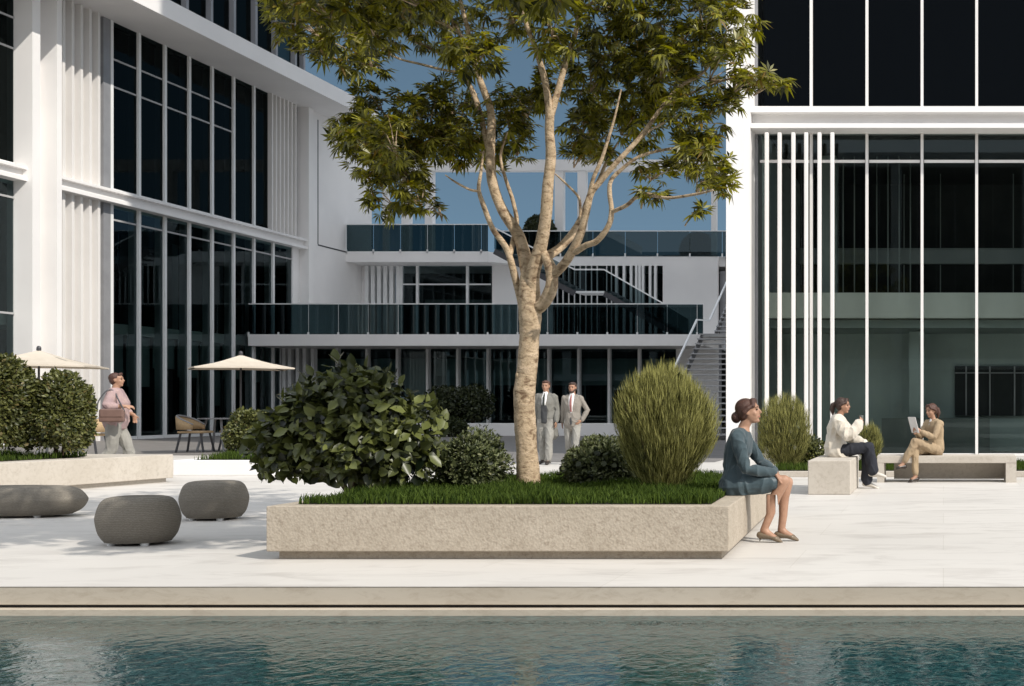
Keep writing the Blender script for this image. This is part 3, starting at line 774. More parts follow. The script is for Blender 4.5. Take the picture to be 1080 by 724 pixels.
PLB, s4 = planter(BP, .10, .12, 'low white kerbed bed along the foot of the glass tower behind the benches', M['pale_stone'], rec=0.0)
grass(s4, .105, 22000, .12, 'low green grass in the bed behind the stone benches')

# ================================================================== POUFS AND BENCHES
def pouf(loc, rx, ry, h, label, rz=0.):
    t = thing('pouf', loc, label, 'pouf', rz=0)
    b = MB(); seg=48
    prof = [(0,0),(.70,.0),(.80,.03),(.93,.2),(1.0,.47),(.985,.62),(.90,.84),(.78,.955),(.60,1.0),(.3,1.005),(0,1.005)]
    pr = catmull([(a,c,0) for a,c in prof], 4)
    n0 = 0; ca, sa = math.cos(rz), math.sin(rz)
    for p in pr:
        for j in range(seg):
            an=2*math.pi*j/seg; k=1/(abs(math.cos(an))**2.3+abs(math.sin(an))**2.3)**(1/2.3)
            x=max(p[0],0.001)*rx*math.cos(an)*k; y=max(p[0],0.001)*ry*math.sin(an)*k
            b.v.append((loc[0]+x*ca-y*sa, loc[1]+x*sa+y*ca, .025+max(p[1],0)*(h-.025)))
    for i in range(len(pr)-1):
        for j in range(seg): q=(j+1)%seg; b.f.append((i*seg+j,i*seg+q,(i+1)*seg+q,(i+1)*seg+j))
    b.build('cushion', M['pouf'], t, smooth=True)
    for sx, sy in ((-.45,-.5),(.45,-.5),(.45,.5),(-.45,.5)):
        f=MB(); x=loc[0]+sx*rx*ca-sy*ry*sa; y=loc[1]+sx*rx*sa+sy*ry*ca
        f.tube([(x,y,0.012),(x,y,.04)], .035, seg=10); f.build('foot', M['frame'], t)
    return t
pouf((GX(146,11.25),11.25,0), .335, .29, .435, 'round ribbed brown grey pouf nearest the camera, with soft shadow on its right')
pouf((GX(226,13.65),13.65,0), .335, .30, .425, 'round ribbed grey pouf between the nearest pouf and the big leafy bush')
pouf((GX(18,14.0),14.0,0), .74, .34, .345, 'wide oval ribbed pouf cut by the left edge of the picture', rz=.05)
# block bench
bb = MB().box(-1.906,-1.306,17.33,19.0,.0,.48).build('stone_block_bench', M['pale_stone'], org=(-1.6,18.1,0), bevel=.012)
tag(bb, 'solid pale stone block bench with a woman in a cream jacket sitting on it', 'bench')
# long bench with two leg slabs and recessed rear panel
t = thing('stone_bench', (.05,20.3,0), 'long pale stone bench on slab legs in front of the glass tower', 'bench')
xa, xb = GX(925,20), GX(1072,20)
MB().box(xa,xb,20.0,20.62,.315,.435).build('seat', M['pale_stone'], t, bevel=.008)
MB().box(xa,xa+.115,20.0,20.62,0,.3149).build('leg', M['pale_stone'], t)
MB().box(xb-.17,xb,20.0,20.62,0,.3149).build('leg', M['pale_stone'], t)
MB().box(GX(943,20.55),xb-.171,20.5,20.6,.03,.3149).build('rear_panel', M['pale_stone'], t)

# ================================================================== PARASOLS
def parasol(loc, size, zed, zap, rz, label, tipdir=0):
    t = thing('parasol', loc, label, 'parasol', 'beige parasols over the patio tables')
    b = MB(); hs=size/2; n=10
    cz, sz_ = math.cos(rz), math.sin(rz)
    corners=[(-hs,-hs),(hs,-hs),(hs,hs),(-hs,hs)]
    for k in range(4):
        a=corners[k]; c=corners[(k+1)%4]
        idx={}
        for i in range(n+1):
            for j in range(i+1):
                w=i/n; s_=j/i if i else 0
                x=(a[0]+(c[0]-a[0])*s_)*w; y=(a[1]+(c[1]-a[1])*s_)*w
                sag = -.10*math.sin(math.pi*w)*1.0 + .03*w*math.sin(math.pi*s_)
                z = zap-(zap-zed)*w + sag*.5*(1-abs(2*s_-1)*.4)
                idx[i,j]=len(b.v); b.v.append((loc[0]+x*cz-y*sz_, loc[1]+x*sz_+y*cz, z))
        for i in range(n):
            for j in range(i+1):
                b.f.append((idx[i,j],idx[i+1,j],idx[i+1,j+1]))
                if j<i: b.f.append((idx[i,j],idx[i+1,j+1],idx[i,j+1]))
        # short valance
        m0=len(b.v)
        for j in range(n+1):
            p=b.v[idx[n,j]]; b.v.append((p[0],p[1],p[2]-.035))
        for j in range(n): b.f.append((idx[n,j],m0+j,m0+j+1,idx[n,j+1]))
    b.build('canopy', M['canvas'], t)
    MB().tube([(loc[0],loc[1],0),(loc[0],loc[1],zap-.03)],.024,seg=10).build('pole', M['darkmetal'], t, smooth=True)
    MB().tube([(loc[0],loc[1],zap+.0),(loc[0],loc[1],zap+.05)],.05,seg=10).build('finial', M['darkmetal'], t)
    MB().box(loc[0]-.3,loc[0]+.3,loc[1]-.3,loc[1]+.3,.01,.06).build('base', M['darkmetal'], t)
    r=MB()
    for a in corners:
        x=a[0]*.98; y=a[1]*.98; r.bar((loc[0],loc[1],zap-.04),(loc[0]+x*cz-y*sz_,loc[1]+x*sz_+y*cz,zed-.03),.02)
    r.build('rib', M['darkmetal'], t)
    return t
parasol((GX(41,28.2),28.2,0), 2.25, GZ(386.5,28.2), GZ(369.5,28.2), R(22), 'beige square parasol behind the round shrubs at the left edge')
parasol((GX(254,31.7),31.7,0), 2.2, GZ(388.5,31.7), GZ(374.5,31.7), R(35), 'beige square parasol above the woven chairs, right of the walking man')

# ================================================================== PATIO CHAIRS AND TABLES (local coordinates: seat faces +x)
def make_chair(label):
    t = lthing('woven_chair', label, 'chair', 'woven armchairs on the patio')
    MB().box(-.26,.27,-.27,.27,.42,.47).build('seat', M['rattan'], t, bevel=.02)
    b=MB(); n=14
    for i in range(n+1):
        a=R(-118+236*i/n); x=-.06-.27*math.cos(a)*1.0; y=.31*math.sin(a); z=.60+.20*max(0,math.cos(a*.75))**1.0
        for zz in (.50, z): b.v.append((x-.05*(zz-.5),y,zz))
    for i in range(n): b.f.append((2*i,2*i+2,2*i+3,2*i+1))
    o=b.build('backrest', M['rattan'], t, smooth=True)
    md=o.modifiers.new('thick','SOLIDIFY'); md.thickness=.03
    for sx,sy in ((-1,-1),(-1,1),(1,-1),(1,1)):
        MB().bar((sx*.20,sy*.22,.43),(sx*.28,sy*.27,0),.035,.03).build('leg', M['darkmetal'], t)
    r=MB(); pts=[]
    for i in range(n+1):
        a=R(-118+236*i/n); z=.60+.20*max(0,math.cos(a*.75)); pts.append((-.06-.27*math.cos(a)-.05*(z-.5), .31*math.sin(a), z+.01))
    r.tube(pts,.018,seg=8); r.build('arm_rail', M['greymetal'], t, smooth=True)
    return t
ch = make_chair('woven armchair with dark legs seen side on under the right parasol')
ch.scale = (1.2,)*3
place(ch, (GX(206,32.5),32.5,0), R(8))
c2 = dup(ch, (GX(250,33.6),33.6,0), R(188), 'woven armchair right of the small table, partly hidden by the shrub')
c3 = dup(ch, (GX(93,29.5),29.5,0), R(-170), 'woven armchair between the round shrub and the walking man')
def make_table(label):
    t = lthing('patio_table', label, 'table', 'grey patio tables')
    MB().tube([(0,0,.72),(0,0,.745)],.40,seg=28,cap=False).build('tabletop', M['greymetal'], t)
    for sx,sy in ((-1,-1),(-1,1),(1,-1),(1,1)): MB().bar((sx*.16,sy*.16,.72),(sx*.30,sy*.30,0),.035).build('leg', M['greymetal'], t)
    return t
tb = make_table('small grey table between the two woven chairs under the right parasol'); place(tb, (GX(230,33.2),33.2,0))
tb.scale=(1.2,)*3
dup(tb, (GX(62,28.4),28.4,0), R(20), 'small grey table under the left parasol, behind the round shrubs')

# ================================================================== SHRUBS
def shrub_base(name, loc, label, cat='shrub', group=None): return thing(name, loc, label, cat, group)
def stems(t, loc, r, h, n=8, rad=.015):
    b=MB()
    for i in range(n):
        a=6.28*i/n+random.random(); k=random.uniform(.3,.75)
        p0=Vector(loc)+Vector((math.cos(a)*.05,math.sin(a)*.05,-.02)); p2=Vector(loc)+Vector((math.cos(a)*r*k,math.sin(a)*r*k,h*random.uniform(.5,.8)))
        mid=(p0+p2)/2+Vector((0,0,h*.1)); b.tube(catmull([p0,mid,p2],4),[rad*(1-.6*j/8) for j in range(9)],seg=6)
    b.build('stem', M['twig'], t, smooth=True)
def shell_points(n, c, r, seed, inner=.72, zmin=-1., amp=.1, skew=1.):
    d=rnd_dir(int(n*1.6)); d=d[d[:,2]>zmin][:n]
    k=lump(d,amp,seed); rr=(inner+(1-inner)*np.random.rand(len(d))**.6)*k
    return np.array(c)+d*rr[:,None]*np.array(r), d
def tiny_shrub(name, c, r, label, m, n, ls, seed=1, amp=.09, group=None, zmin=-.75, w=.28, inner=.62):
    base=(c[0],c[1],c[2]-r[2]*.95); t=shrub_base(name, base, label, group=group)
    p,d=shell_points(n,c,r,seed,inner,zmin,amp)
    ax=unit(d*.7+rnd_dir(len(p))*.75+np.array([0,0,.25])); nm=unit(d+rnd_dir(len(p))*.5+np.array([0,0,.4]))
    V,Q=scatter(T_ovate(w,.06,.1),p,ax,nm,ls*np.random.uniform(.6,1.3,len(p)))
    fastmesh('foliage',V,Q,m,t)
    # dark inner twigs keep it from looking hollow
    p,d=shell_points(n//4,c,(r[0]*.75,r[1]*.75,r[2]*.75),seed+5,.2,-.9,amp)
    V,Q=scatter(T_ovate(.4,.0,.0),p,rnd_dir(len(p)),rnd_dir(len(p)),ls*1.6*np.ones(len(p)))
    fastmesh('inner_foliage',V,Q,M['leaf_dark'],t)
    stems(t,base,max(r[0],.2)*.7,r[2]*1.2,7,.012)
    return t
# A: big glossy leaved bush
def big_bush():
    Yb=11.55; c=(GX(368,Yb),Yb,GZ(455,Yb)); base=(c[0]+.05,Yb,.44)
    t=shrub_base('broadleaf_bush', base, 'large dark glossy broadleaf bush at the left end of the foreground planter')
    lobes=[((0,0,0),(.66,.48,.50)),((-.47,.05,-.12),(.38,.36,.34)),((.42,-.02,-.10),(.42,.4,.40)),((.0,.0,.16),(.52,.42,.46)),((.25,-.2,-.2),(.46,.3,.3))]
    P_=[];D_=[]
    for i,(o,r) in enumerate(lobes):
        p,d=shell_points(950 if i else 1500,(c[0]+o[0],c[1]+o[1],c[2]+o[2]),r,20+i,.55,-.85,.12); P_.append(p);D_.append(d)
    p=np.concatenate(P_); d=np.concatenate(D_)
    k=p[:,2]>.50+.0*p[:,0]; 
    p=p[k]; d=d[k]
    ax=unit(d*.55+rnd_dir(len(p))*.9+np.array([0,0,-.10])); nm=unit(d*.9+np.array([.15,-.25,.55])+rnd_dir(len(p))*.5)
    V,Q=scatter(T_ovate(.30,.07,.10),p,ax,nm,.122*np.random.uniform(.5,1.3,len(p)))
    fastmesh('foliage',V,Q,M['leaf_big'],t)
    stems(t,(base[0],base[1],.44),.8,.95,14,.018)
big_bush()
# B, C small fine shrubs in the planter
def fine(c_uv, Y, ru, rv, label, seed):
    s=F/Y; c=(GX(c_uv[0],Y),Y,GZ(c_uv[1],Y)); return tiny_shrub('small_shrub', c, (ru/s,ru/s*.9,rv/s), label, M['leaf_fine'], 5200, .045, seed, .13, w=.22)
fine((492,489), 12.2, 44, 31, 'small fine leaved shrub between the big dark bush and the tree trunk', 3)
fine((632,492), 12.6, 40, 31, 'small fine leaved shrub right of the trunk, beside the feathery ball', 4)
fine((668,500), 12.9, 34, 24, 'low dark shrub tucked behind the feathery ball shrub', 9)
# D feathery ball shrubs
def feathery(c, r, label, n, ln, seed, base_z, group=None):
    t=shrub_base('feathery_shrub', (c[0],c[1],base_z), label, group=group)
    d=rnd_dir(n); k=lump(d,.05,seed)*(1+.05*np.random.normal(size=n))
    rr=(.50+.5*np.random.rand(n)**.5)*k
    shape=np.where(d[:,2]<0, 1-.30*np.abs(d[:,2])**2, 1.0)
    R3=np.array(r); p=np.array(c)+d*rr[:,None]*R3*np.stack([shape,shape,np.ones(n)],1)
    root=np.array([c[0],c[1],c[2]-r[2]*1.15])
    ax=unit(unit(p-root)*1.0+np.array([0,0,.45])+rnd_dir(n)*.36)
    nm=unit(rnd_dir(n)+np.array([.5,-.6,.4]))
    tv=np.array([(0,0,0),(-.018,.5,.0),(0,1,-.02),(.018,.5,.0)],float); tq=np.array([(0,1,2,3)])
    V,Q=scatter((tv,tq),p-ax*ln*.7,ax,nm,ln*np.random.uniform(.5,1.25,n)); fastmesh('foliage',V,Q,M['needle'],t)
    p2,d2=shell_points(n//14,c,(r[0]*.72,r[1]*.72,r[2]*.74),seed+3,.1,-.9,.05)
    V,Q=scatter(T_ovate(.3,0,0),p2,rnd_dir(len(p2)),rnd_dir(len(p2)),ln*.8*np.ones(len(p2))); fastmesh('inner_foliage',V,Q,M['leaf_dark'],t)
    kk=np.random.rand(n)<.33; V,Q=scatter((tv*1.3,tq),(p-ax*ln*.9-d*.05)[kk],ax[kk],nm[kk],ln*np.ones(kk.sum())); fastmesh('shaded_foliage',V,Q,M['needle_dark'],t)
    # visible fan of twigs rising from the root
    b=MB()
    for i in range(46):
        a=6.283*i/46+random.random()*.2; k=random.uniform(.35,.98); q=Vector((c[0]+math.cos(a)*r[0]*k, c[1]+math.sin(a)*r[1]*k, c[2]+random.uniform(-.25,.5)*r[2]))
        p0=Vector((c[0]+math.cos(a)*.03,c[1]+math.sin(a)*.03,base_z-.02)); mid=p0.lerp(q,.5)+Vector((math.cos(a)*r[0]*.08,math.sin(a)*r[1]*.08,-.03))
        b.tube([p0,mid,q],[.007,.005,.002],seg=4,cap=False)
    b.build('stem', M['twig'], t); return t
Yd=11.75
feathery((GX(701,Yd),Yd,GZ(449,Yd)), (.465,.45,.61), 'large feathery olive green ball shrub at the right end of the foreground planter', 34000, .12, 2, .44)
Ye=22.6
feathery((GX(827,Ye),Ye,GZ(456,Ye)), (.50,.48,.66), 'feathery olive green ball shrub behind the sitting woman in teal', 14000, .14, 5, .10)
Yf=23.4
feathery((GX(917,Yf),Yf,GZ(468,Yf)), (.25,.25,.40), 'small feathery shrub between the two stone benches', 5000, .12, 6, .10)
tiny_shrub('small_shrub', (GX(851,23.2),23.2,GZ(480,23.2)), (.33,.3,.36), 'small green shrub half hidden behind the feathery ball and the block bench', M['leaf_hedge'], 2200, .06, 8)
# hedge shrubs at the left
tiny_shrub('round_shrub', (GX(-10,18.3),18.3,GZ(430,18.3)), (.56,.56,.76), 'clipped round shrub cut by the left edge of the picture, the larger of the two', M['leaf_hedge'], 15000, .062, 11, .07, inner=.7)
tiny_shrub('round_shrub', (GX(62,18.9),18.9,GZ(440,18.9)), (.49,.5,.60), 'clipped round shrub next to the walking man, the smaller of the two at the left', M['leaf_hedge'], 11000, .06, 12, .08, inner=.7)
tiny_shrub('round_shrub', (GX(262,23.2),23.2,GZ(457,23.2)), (.42,.40,.43), 'round shrub in the low white planter in front of the parasol table', M['leaf_hedge'], 5200, .065, 13, .12)
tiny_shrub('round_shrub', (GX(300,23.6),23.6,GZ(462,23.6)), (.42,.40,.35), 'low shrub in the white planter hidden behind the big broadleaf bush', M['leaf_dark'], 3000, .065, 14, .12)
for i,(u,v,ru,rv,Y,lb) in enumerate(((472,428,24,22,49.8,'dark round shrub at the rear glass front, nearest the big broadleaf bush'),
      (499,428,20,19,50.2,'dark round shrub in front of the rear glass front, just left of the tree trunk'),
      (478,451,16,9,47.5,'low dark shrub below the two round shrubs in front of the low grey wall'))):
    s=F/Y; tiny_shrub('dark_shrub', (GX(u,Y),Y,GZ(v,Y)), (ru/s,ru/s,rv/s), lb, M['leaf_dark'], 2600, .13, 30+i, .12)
# clipped balls on the roof terrace
def topiary(u, v, ru, rv, Y, label):
    s=F/Y; t=tiny_shrub('topiary_ball', (GX(u,Y),Y,GZ(v,Y)), (ru/s,ru/s,rv/s), label, M['leaf_dark'], 4200, .13, 40, .03, zmin=-1, inner=.8)
    return t
tp=topiary(569,251,16.5,24,62.2,'dark clipped topiary ball on the roof terrace behind the tree trunk')
tp=topiary(736,266,18,20,64.0,'dark clipped topiary ball on the roof terrace near the tall white column')
# ================================================================== THE TREE
def the_tree():
    Y0=12.35; s0=F/Y0
    base=P(558,514,Y0)
    t=thing('tree', (base.x,base.y,.44), 'multi stemmed pale barked tree with drooping fingered leaves, growing in the foreground planter', 'tree')
    def br(pts, name='branch', seg=12, jit=0.):
        """pts: (u, v, dY, radius px)"""
        w=[]; 
        for (u,v,dy,r) in pts:
            p=P(u,v,Y0+dy); w.append((p.x,p.y,p.z,r*(.86 if name=='trunk' else .78)/s0))
        c=catmull(w,6)
        b=MB(); rr=[]
        for i,q in enumerate(c):
            rr.append(max(q[3],.004)*(1+.025*math.sin(i*.63+1)+.015*math.sin(i*1.9)))
        b.tube([q[:3] for q in c], rr, seg=seg)
        o=b.build(name, M['bark'], t, smooth=True); return c
    tr=br([(558,520,0,17),(557.5,508,0,14.5),(556.5,490,0,13.2),(555,465,0,12.6),(553.5,440,0,12.8),(553,415,0,12.6),(555.5,395,0,12.2),(557.5,370,0,11.8),(559,345,0,12.6),(559,326,0,13.5),(558,308,0,12),(556,292,0,9)],'trunk',18)
    # knots
    for (u,v,rx,rz) in ((547.5,397,3.4,7),(550,376,2.6,6)):
        p=P(u,v,Y0-.03); MB().ell(p,(rx/s0,.05,rz/s0),seg=12,rings=8).build('knot', M['bark'], t, smooth=True)
    tips=[]
    def B(pts, seg=10):
        c=br(pts,'branch',seg); tips.append(c[-1][:3]); return c
    B([(557,318,0,10),(557,299,0,9),(554,274,.05,8.6),(546,247,.1,8),(530,222,.15,7),(520,195,.2,6.6),(517,170,.2,6.2),(518,140,.2,5.6),(517,115,.2,5),(507,87,.15,4.4),(499,62,.1,3.6),(493,30,0,3),(480,-20,-.1,2.2),(470,-70,-.1,1.2)])
    B([(516,158,.2,4.6),(511,140,.25,4),(500,100,.35,3.6),(482,72,.45,3),(465,57,.5,2.6),(440,45,.6,2.3),(425,33,.6,2),(398,11,.7,1.6),(370,-20,.7,1)])
    B([(483,76,.45,2),(468,74,.2,1.8),(444,68,.1,1.6),(418,61,-.1,1.4),(394,46,-.2,1.1),(370,38,-.3,.8)])
    B([(562,312,0,9.5),(562,289,-.05,9.3),(571,257,-.1,8.2),(576,225,-.15,7.6),(578,195,-.15,7.2),(581,165,-.15,6.6),(579.5,139,-.15,6),(580,119,-.15,5.6)])
    B([(580,124,-.15,5),(576,92,-.2,4.4),(567,57,-.3,3.6),(552,15,-.4,2.8),(545,-40,-.4,2),(540,-90,-.4,1)])
    B([(580,124,-.15,5),(589,94,-.1,4.4),(597,65,-.05,3.8),(607,35,0,3.2),(612,10,.1,2.8),(625,-50,.2,2),(640,-110,.2,1)])
    B([(597,66,0,2),(610,52,.3,1.6),(628,45,.5,1.3),(650,30,.7,.8)])
    c3=B([(562,328,0,9),(573,320,-.05,8.6),(581,305,-.1,8.4),(582,289,-.1,8),(578,276,-.1,7),(572,266,-.08,6)])
    B([(583,291,-.1,6),(597,276,-.2,6),(611,250,-.3,5.2),(618,225,-.35,4.8),(623,205,-.35,4.4),(632,193,-.35,3.8),(650,172,-.35,3.4),(675,145,-.3,3),(699,112,-.2,2.6),(719,90,-.1,2.3),(739,79,0,2),(753,62,.1,1.6),(765,38,.1,1.1)])
    B([(578,270,-.05,6.4),(590,262,.1,5.6),(602,249,.2,5.2),(613,230,.3,4.2),(622,207,.3,3.6),(632,190,.4,3),(640,170,.5,2),(652,150,.5,1.2)])
    B([(620,212,-.35,2.8),(626,188,-.4,2.6),(635,167,-.4,2.3),(642,145,-.4,2),(648,125,-.4,1.5),(655,95,-.4,1)])
    B([(607,266,-.3,4),(618,259,-.4,4),(630,254,-.45,3.8),(642,238,-.5,3.6),(645,222,-.5,3.2),(643,205,-.5,3),(644,192,-.5,2.7),(652,182,-.5,2.5),(675,165,-.5,2),(707,157,-.4,1.7),(726,155,-.3,1.1)])
    B([(645,224,-.5,2.6),(652,221,-.55,2.6),(662,216,-.6,2.6),(677,205,-.7,2.4),(704,209,-.8,2),(734,205,-.9,1.7),(752,201,-1,1.1)])
    B([(552,330,.05,5.5),(549,316,.05,5),(541,284,0,4.6),(534,262,0,4.2),(520,242,-.05,3.6),(510,217,-.1,3.2),(505,200,-.1,2.6),(507,183,-.1,2),(510,160,0,1.2)])
    B([(505,202,-.1,1.8),(495,200,-.2,1.6),(480,192,-.3,1.3),(470,185,-.4,.8)])
    B([(538,268,0,3.6),(541,255,.1,3.4),(545,235,.2,3),(541,212,.25,2.7),(533,188,.3,2.3),(528,165,.3,1.8),(535,140,.3,1)])
    B([(612,238,.25,2),(612,220,.25,1.9),(610,208,.2,1.7),(598,195,.15,1.5),(586,184,.1,1)])
    B([(700,112,-.2,1.8),(730,98,-.2,1.6),(760,86,-.3,1.4),(790,80,-.4,1.1),(815,82,-.4,.7)])
    B([(676,146,-.3,1.6),(690,135,0,1.4),(715,125,.2,1.2),(735,130,.4,.8)])
    B([(499,62,.1,2.4),(485,35,.3,2),(470,5,.5,1.6),(450,-40,.7,1)])
    B([(612,12,.1,2),(640,-8,-.3,1.8),(680,-30,-.6,1.5),(720,-50,-.7,1)])
    # ---- crown: clusters (u, v, ru, rv, dY, n)
    CL=[(398,150,40,42,.1,300),(372,142,26,22,0,90),(440,128,42,38,.3,230),(420,178,42,28,.2,170),(470,108,30,34,.5,150),(478,150,38,30,.4,180),
        (400,205,14,26,.0,34),(432,206,24,26,.1,70),(455,215,10,16,.1,22),(386,105,22,16,.1,40),
        (311,26,30,28,-.3,110),(335,52,26,20,-.2,50),(372,62,34,26,-.3,120),(380,25,44,30,.1,190),(330,2,40,22,0,120),(425,12,50,34,.4,210),
        (470,20,50,40,.3,190),(500,52,34,28,-.5,80),(540,12,40,32,.4,130),(585,25,40,34,-.5,90),(578,90,20,26,.7,60),(535,125,24,40,.6,110),(505,150,40,34,.6,120),
        (556,112,22,30,.8,80),(545,152,24,24,.7,44),
        (630,85,44,52,.8,300),(655,45,44,40,.3,210),(690,85,42,50,.5,280),(690,20,50,36,.1,220),(640,0,50,30,.1,180),(620,135,36,30,.8,120),(665,130,38,32,.5,170),
        (712,70,36,34,-.1,150),(735,125,34,36,-.3,190),(742,165,32,30,-.4,150),(755,192,22,18,-.6,55),(742,225,14,8,-.8,16),(700,178,34,16,.2,60),(690,207,24,9,-.6,30),
        (770,72,36,26,-.3,110),(800,84,26,14,-.4,50),(822,88,14,6,-.4,12),(765,25,44,34,-.1,190),(735,45,34,30,.1,110),(770,108,24,14,-.2,36),(745,0,50,26,0,140),
        (610,165,28,16,.7,40),(640,165,22,16,.4,34)]
    # crown above the picture
    for (u,v,ru,rv,dy,n) in ((360,-40,60,30,.2,160),(440,-45,70,40,.0,220),(530,-40,60,40,-.3,190),(620,-45,60,40,.2,190),(710,-40,60,40,0,200),(780,-30,40,30,0,90),(480,-110,80,40,.2,200),(570,-120,80,50,0,220),(660,-110,70,45,0,200),(570,-180,80,40,0,150)):
        CL.append((u,v,ru,rv,dy,n))
    CL += [(322,8,34,22,-1.7,90),(372,22,40,26,-1.9,120),(430,-6,44,26,-2.0,120),(350,-35,50,24,-2.2,130),(450,-50,60,30,-2.3,160),(400,150,34,30,-.9,90),(550,-30,60,26,-2.0,150),(640,-40,60,26,-1.8,140),(300,-20,30,24,-1.2,70),(400,-90,60,30,-1.6,160),(500,-60,60,30,1.6,120),(620,-60,60,30,1.7,120),(380,-80,50,30,1.2,100),
      (250,-55,60,30,-2.6,200),(340,-60,60,34,-2.8,240),(430,-65,60,34,-2.9,240),(520,-70,60,34,-3.0,240),(610,-70,60,34,-2.9,240),(700,-62,60,30,-2.7,220),(780,-55,50,26,-2.4,150),(300,-130,60,34,-2.2,160),(400,-140,70,34,-2.4,200),(500,-150,70,40,-2.4,200),(600,-150,70,40,-2.3,200),(700,-130,60,34,-2.1,160)]  # near clusters out of view, added to cast shade on bush and paving
    pos=[];ax=[];nm=[];sc=[]
    rs=np.random.RandomState(5)
    k_=0
    while k_ < 12:     # the rest of the round crown, above the picture
        d=rs.uniform(-1,1,3)
        if (d**2).sum()>1: continue
        x,y,z=-4.2+d[0]*3.1,12.0+d[1]*3.0,5.6+d[2]*1.7
        u,v=U0+x*F/y,V0-(z-H)*F/y
        if v>-38: continue
        CL.append((u,v,52,34,y-Y0,130)); k_+=1
    k_=0
    while k_ < 32:     # unseen low clusters, added to shade the paving, poufs and broadleaf bush
        x,y,z=rs.uniform(-6.2,-1.6),rs.uniform(8.1,9.7),rs.uniform(4.75,5.7)
        u,v=U0+x*F/y,V0-(z-H)*F/y
        if v>-45: continue
        CL.append((u,v,58,30,y-Y0,120)); k_+=1
    for ci,(u,v,ru,rv,dy,n) in enumerate(CL):
        n=int(n*(.86 if v>-20 else .55))
        d=unit(rs.normal(size=(n,3))); r=rs.rand(n)**.42
        d=d*r[:,None]
        dep=max(ru,rv)/s0*1.5
        c=P(u,v,Y0+dy)
        p=np.stack([c.x+d[:,0]*ru/s0*.96, c.y+d[:,1]*dep, c.z+d[:,2]*rv/s0*1.02],1)
        # gather leaves into a few sprays per cluster so gaps open between them
        k=max(2,n//9); cen=p[rs.randint(0,n,k)]
        idx=np.argmin(((p[:,None,:]-cen[None])**2).sum(2),1)
        p=p*.62+cen[idx]*.38
        out=unit(p-np.array([c.x,c.y,c.z-.15])); a=unit(out*.8+rs.normal(size=(n,3))*.45+np.array([0,-.05,-.30]))
        m=unit(np.array([0,0,1.0])+out*.45+rs.normal(size=(n,3))*.35+np.array([0,-.25,0]))
        big = 1.3 if (v<60 and 480<u<700 and dy<0) else 1.0
        pos.append(p);ax.append(a);nm.append(m);sc.append(rs.uniform(.085,.155,n)*big)
        # twigs from the nearest branch tip side into the cluster
        tw=MB()
        for q in cen[:min(k,7)]:
            c0=Vector((c.x+ (558-u)/s0*.10, c.y, c.z-.12)); mid=(c0+Vector(q))/2+Vector((0,0,.05))
            tw.tube([c0,mid,Vector(q)],[.008,.005,.003],seg=5,cap=False)
        tw.build('twig', M['bark'], t, smooth=True)
    pos=np.concatenate(pos);ax=np.concatenate(ax);nm=np.concatenate(nm);sc=np.concatenate(sc)
    parts=[]; g=rs.randint(0,4,len(pos))
    for i,(k,sp,dr,w) in enumerate(((6,85,.40,.135),(8,112,.30,.10),(6,65,.60,.13),(7,95,.75,.12))):
        q=g==i; parts.append(scatter(T_palmate(k,sp,dr,w),pos[q],ax[q],nm[q],sc[q]))
    V,Q=merge(parts); fastmesh('crown',V,Q,M['leaf_tree'],t)
the_tree()
# ================================================================== PEOPLE  (figure frame: forward +x, left +y, up z)
V3 = Vector
def frame(fwd, up=(0,0,1)):
    x=V3(fwd).normalized(); z=(V3(up)-x*V3(up).dot(x)).normalized(); y=z.cross(x); return Matrix((x,y,z)).transposed()
def hand_prims(b, wrist, fdir, back, thumb_side, curl=35., L_=.085, spread=1.0, s=1.0):
    """palm + five separate bent fingers; fdir along fingers, back = direction of the back of the hand"""
    w=V3(wrist); f=V3(fdir).normalized(); n=V3(back); n=(n-f*n.dot(f)).normalized(); sd=f.cross(n)*thumb_side
    palm=w+f*.045*s
    b.tube([w-f*.02*s, w+f*.03*s, w+f*.078*s],[.024*s,.036*s,.038*s],[.017*s,.014*s,.012*s],side=sd,seg=12)
    for i,(o,l) in enumerate(((.027,.068),(.009,.077),(-.009,.071),(-.027,.055))):
        p=w+f*.074*s+sd*o*s; c=curl; pts=[p-f*.02*s,p]; d=f.copy()
        for k,fr in enumerate((.45,.32,.23)):
            a=R(c*(0.5+.5*k)); ax=sd
            dd=(f*math.cos(a)-n*math.sin(a)); p=p+dd*l*fr*s+sd*(o*.10*spread)*s; pts.append(p)
        b.tube(pts,[.0085*s,.0088*s,.0082*s,.0075*s,.0065*s],seg=8)
    t0=w+f*.018*s+sd*.026*s
    t1=t0+(f*.6+sd*.65-n*.15).normalized()*.036*s; t2=t1+(f*.85+sd*.30-n*.3).normalized()*.030*s; t3=t2+(f*.95-n*.35).normalized()*.022*s
    b.tube([t0,t1,t2,t3],[.014*s,.0115*s,.0100*s,.0075*s],seg=8)
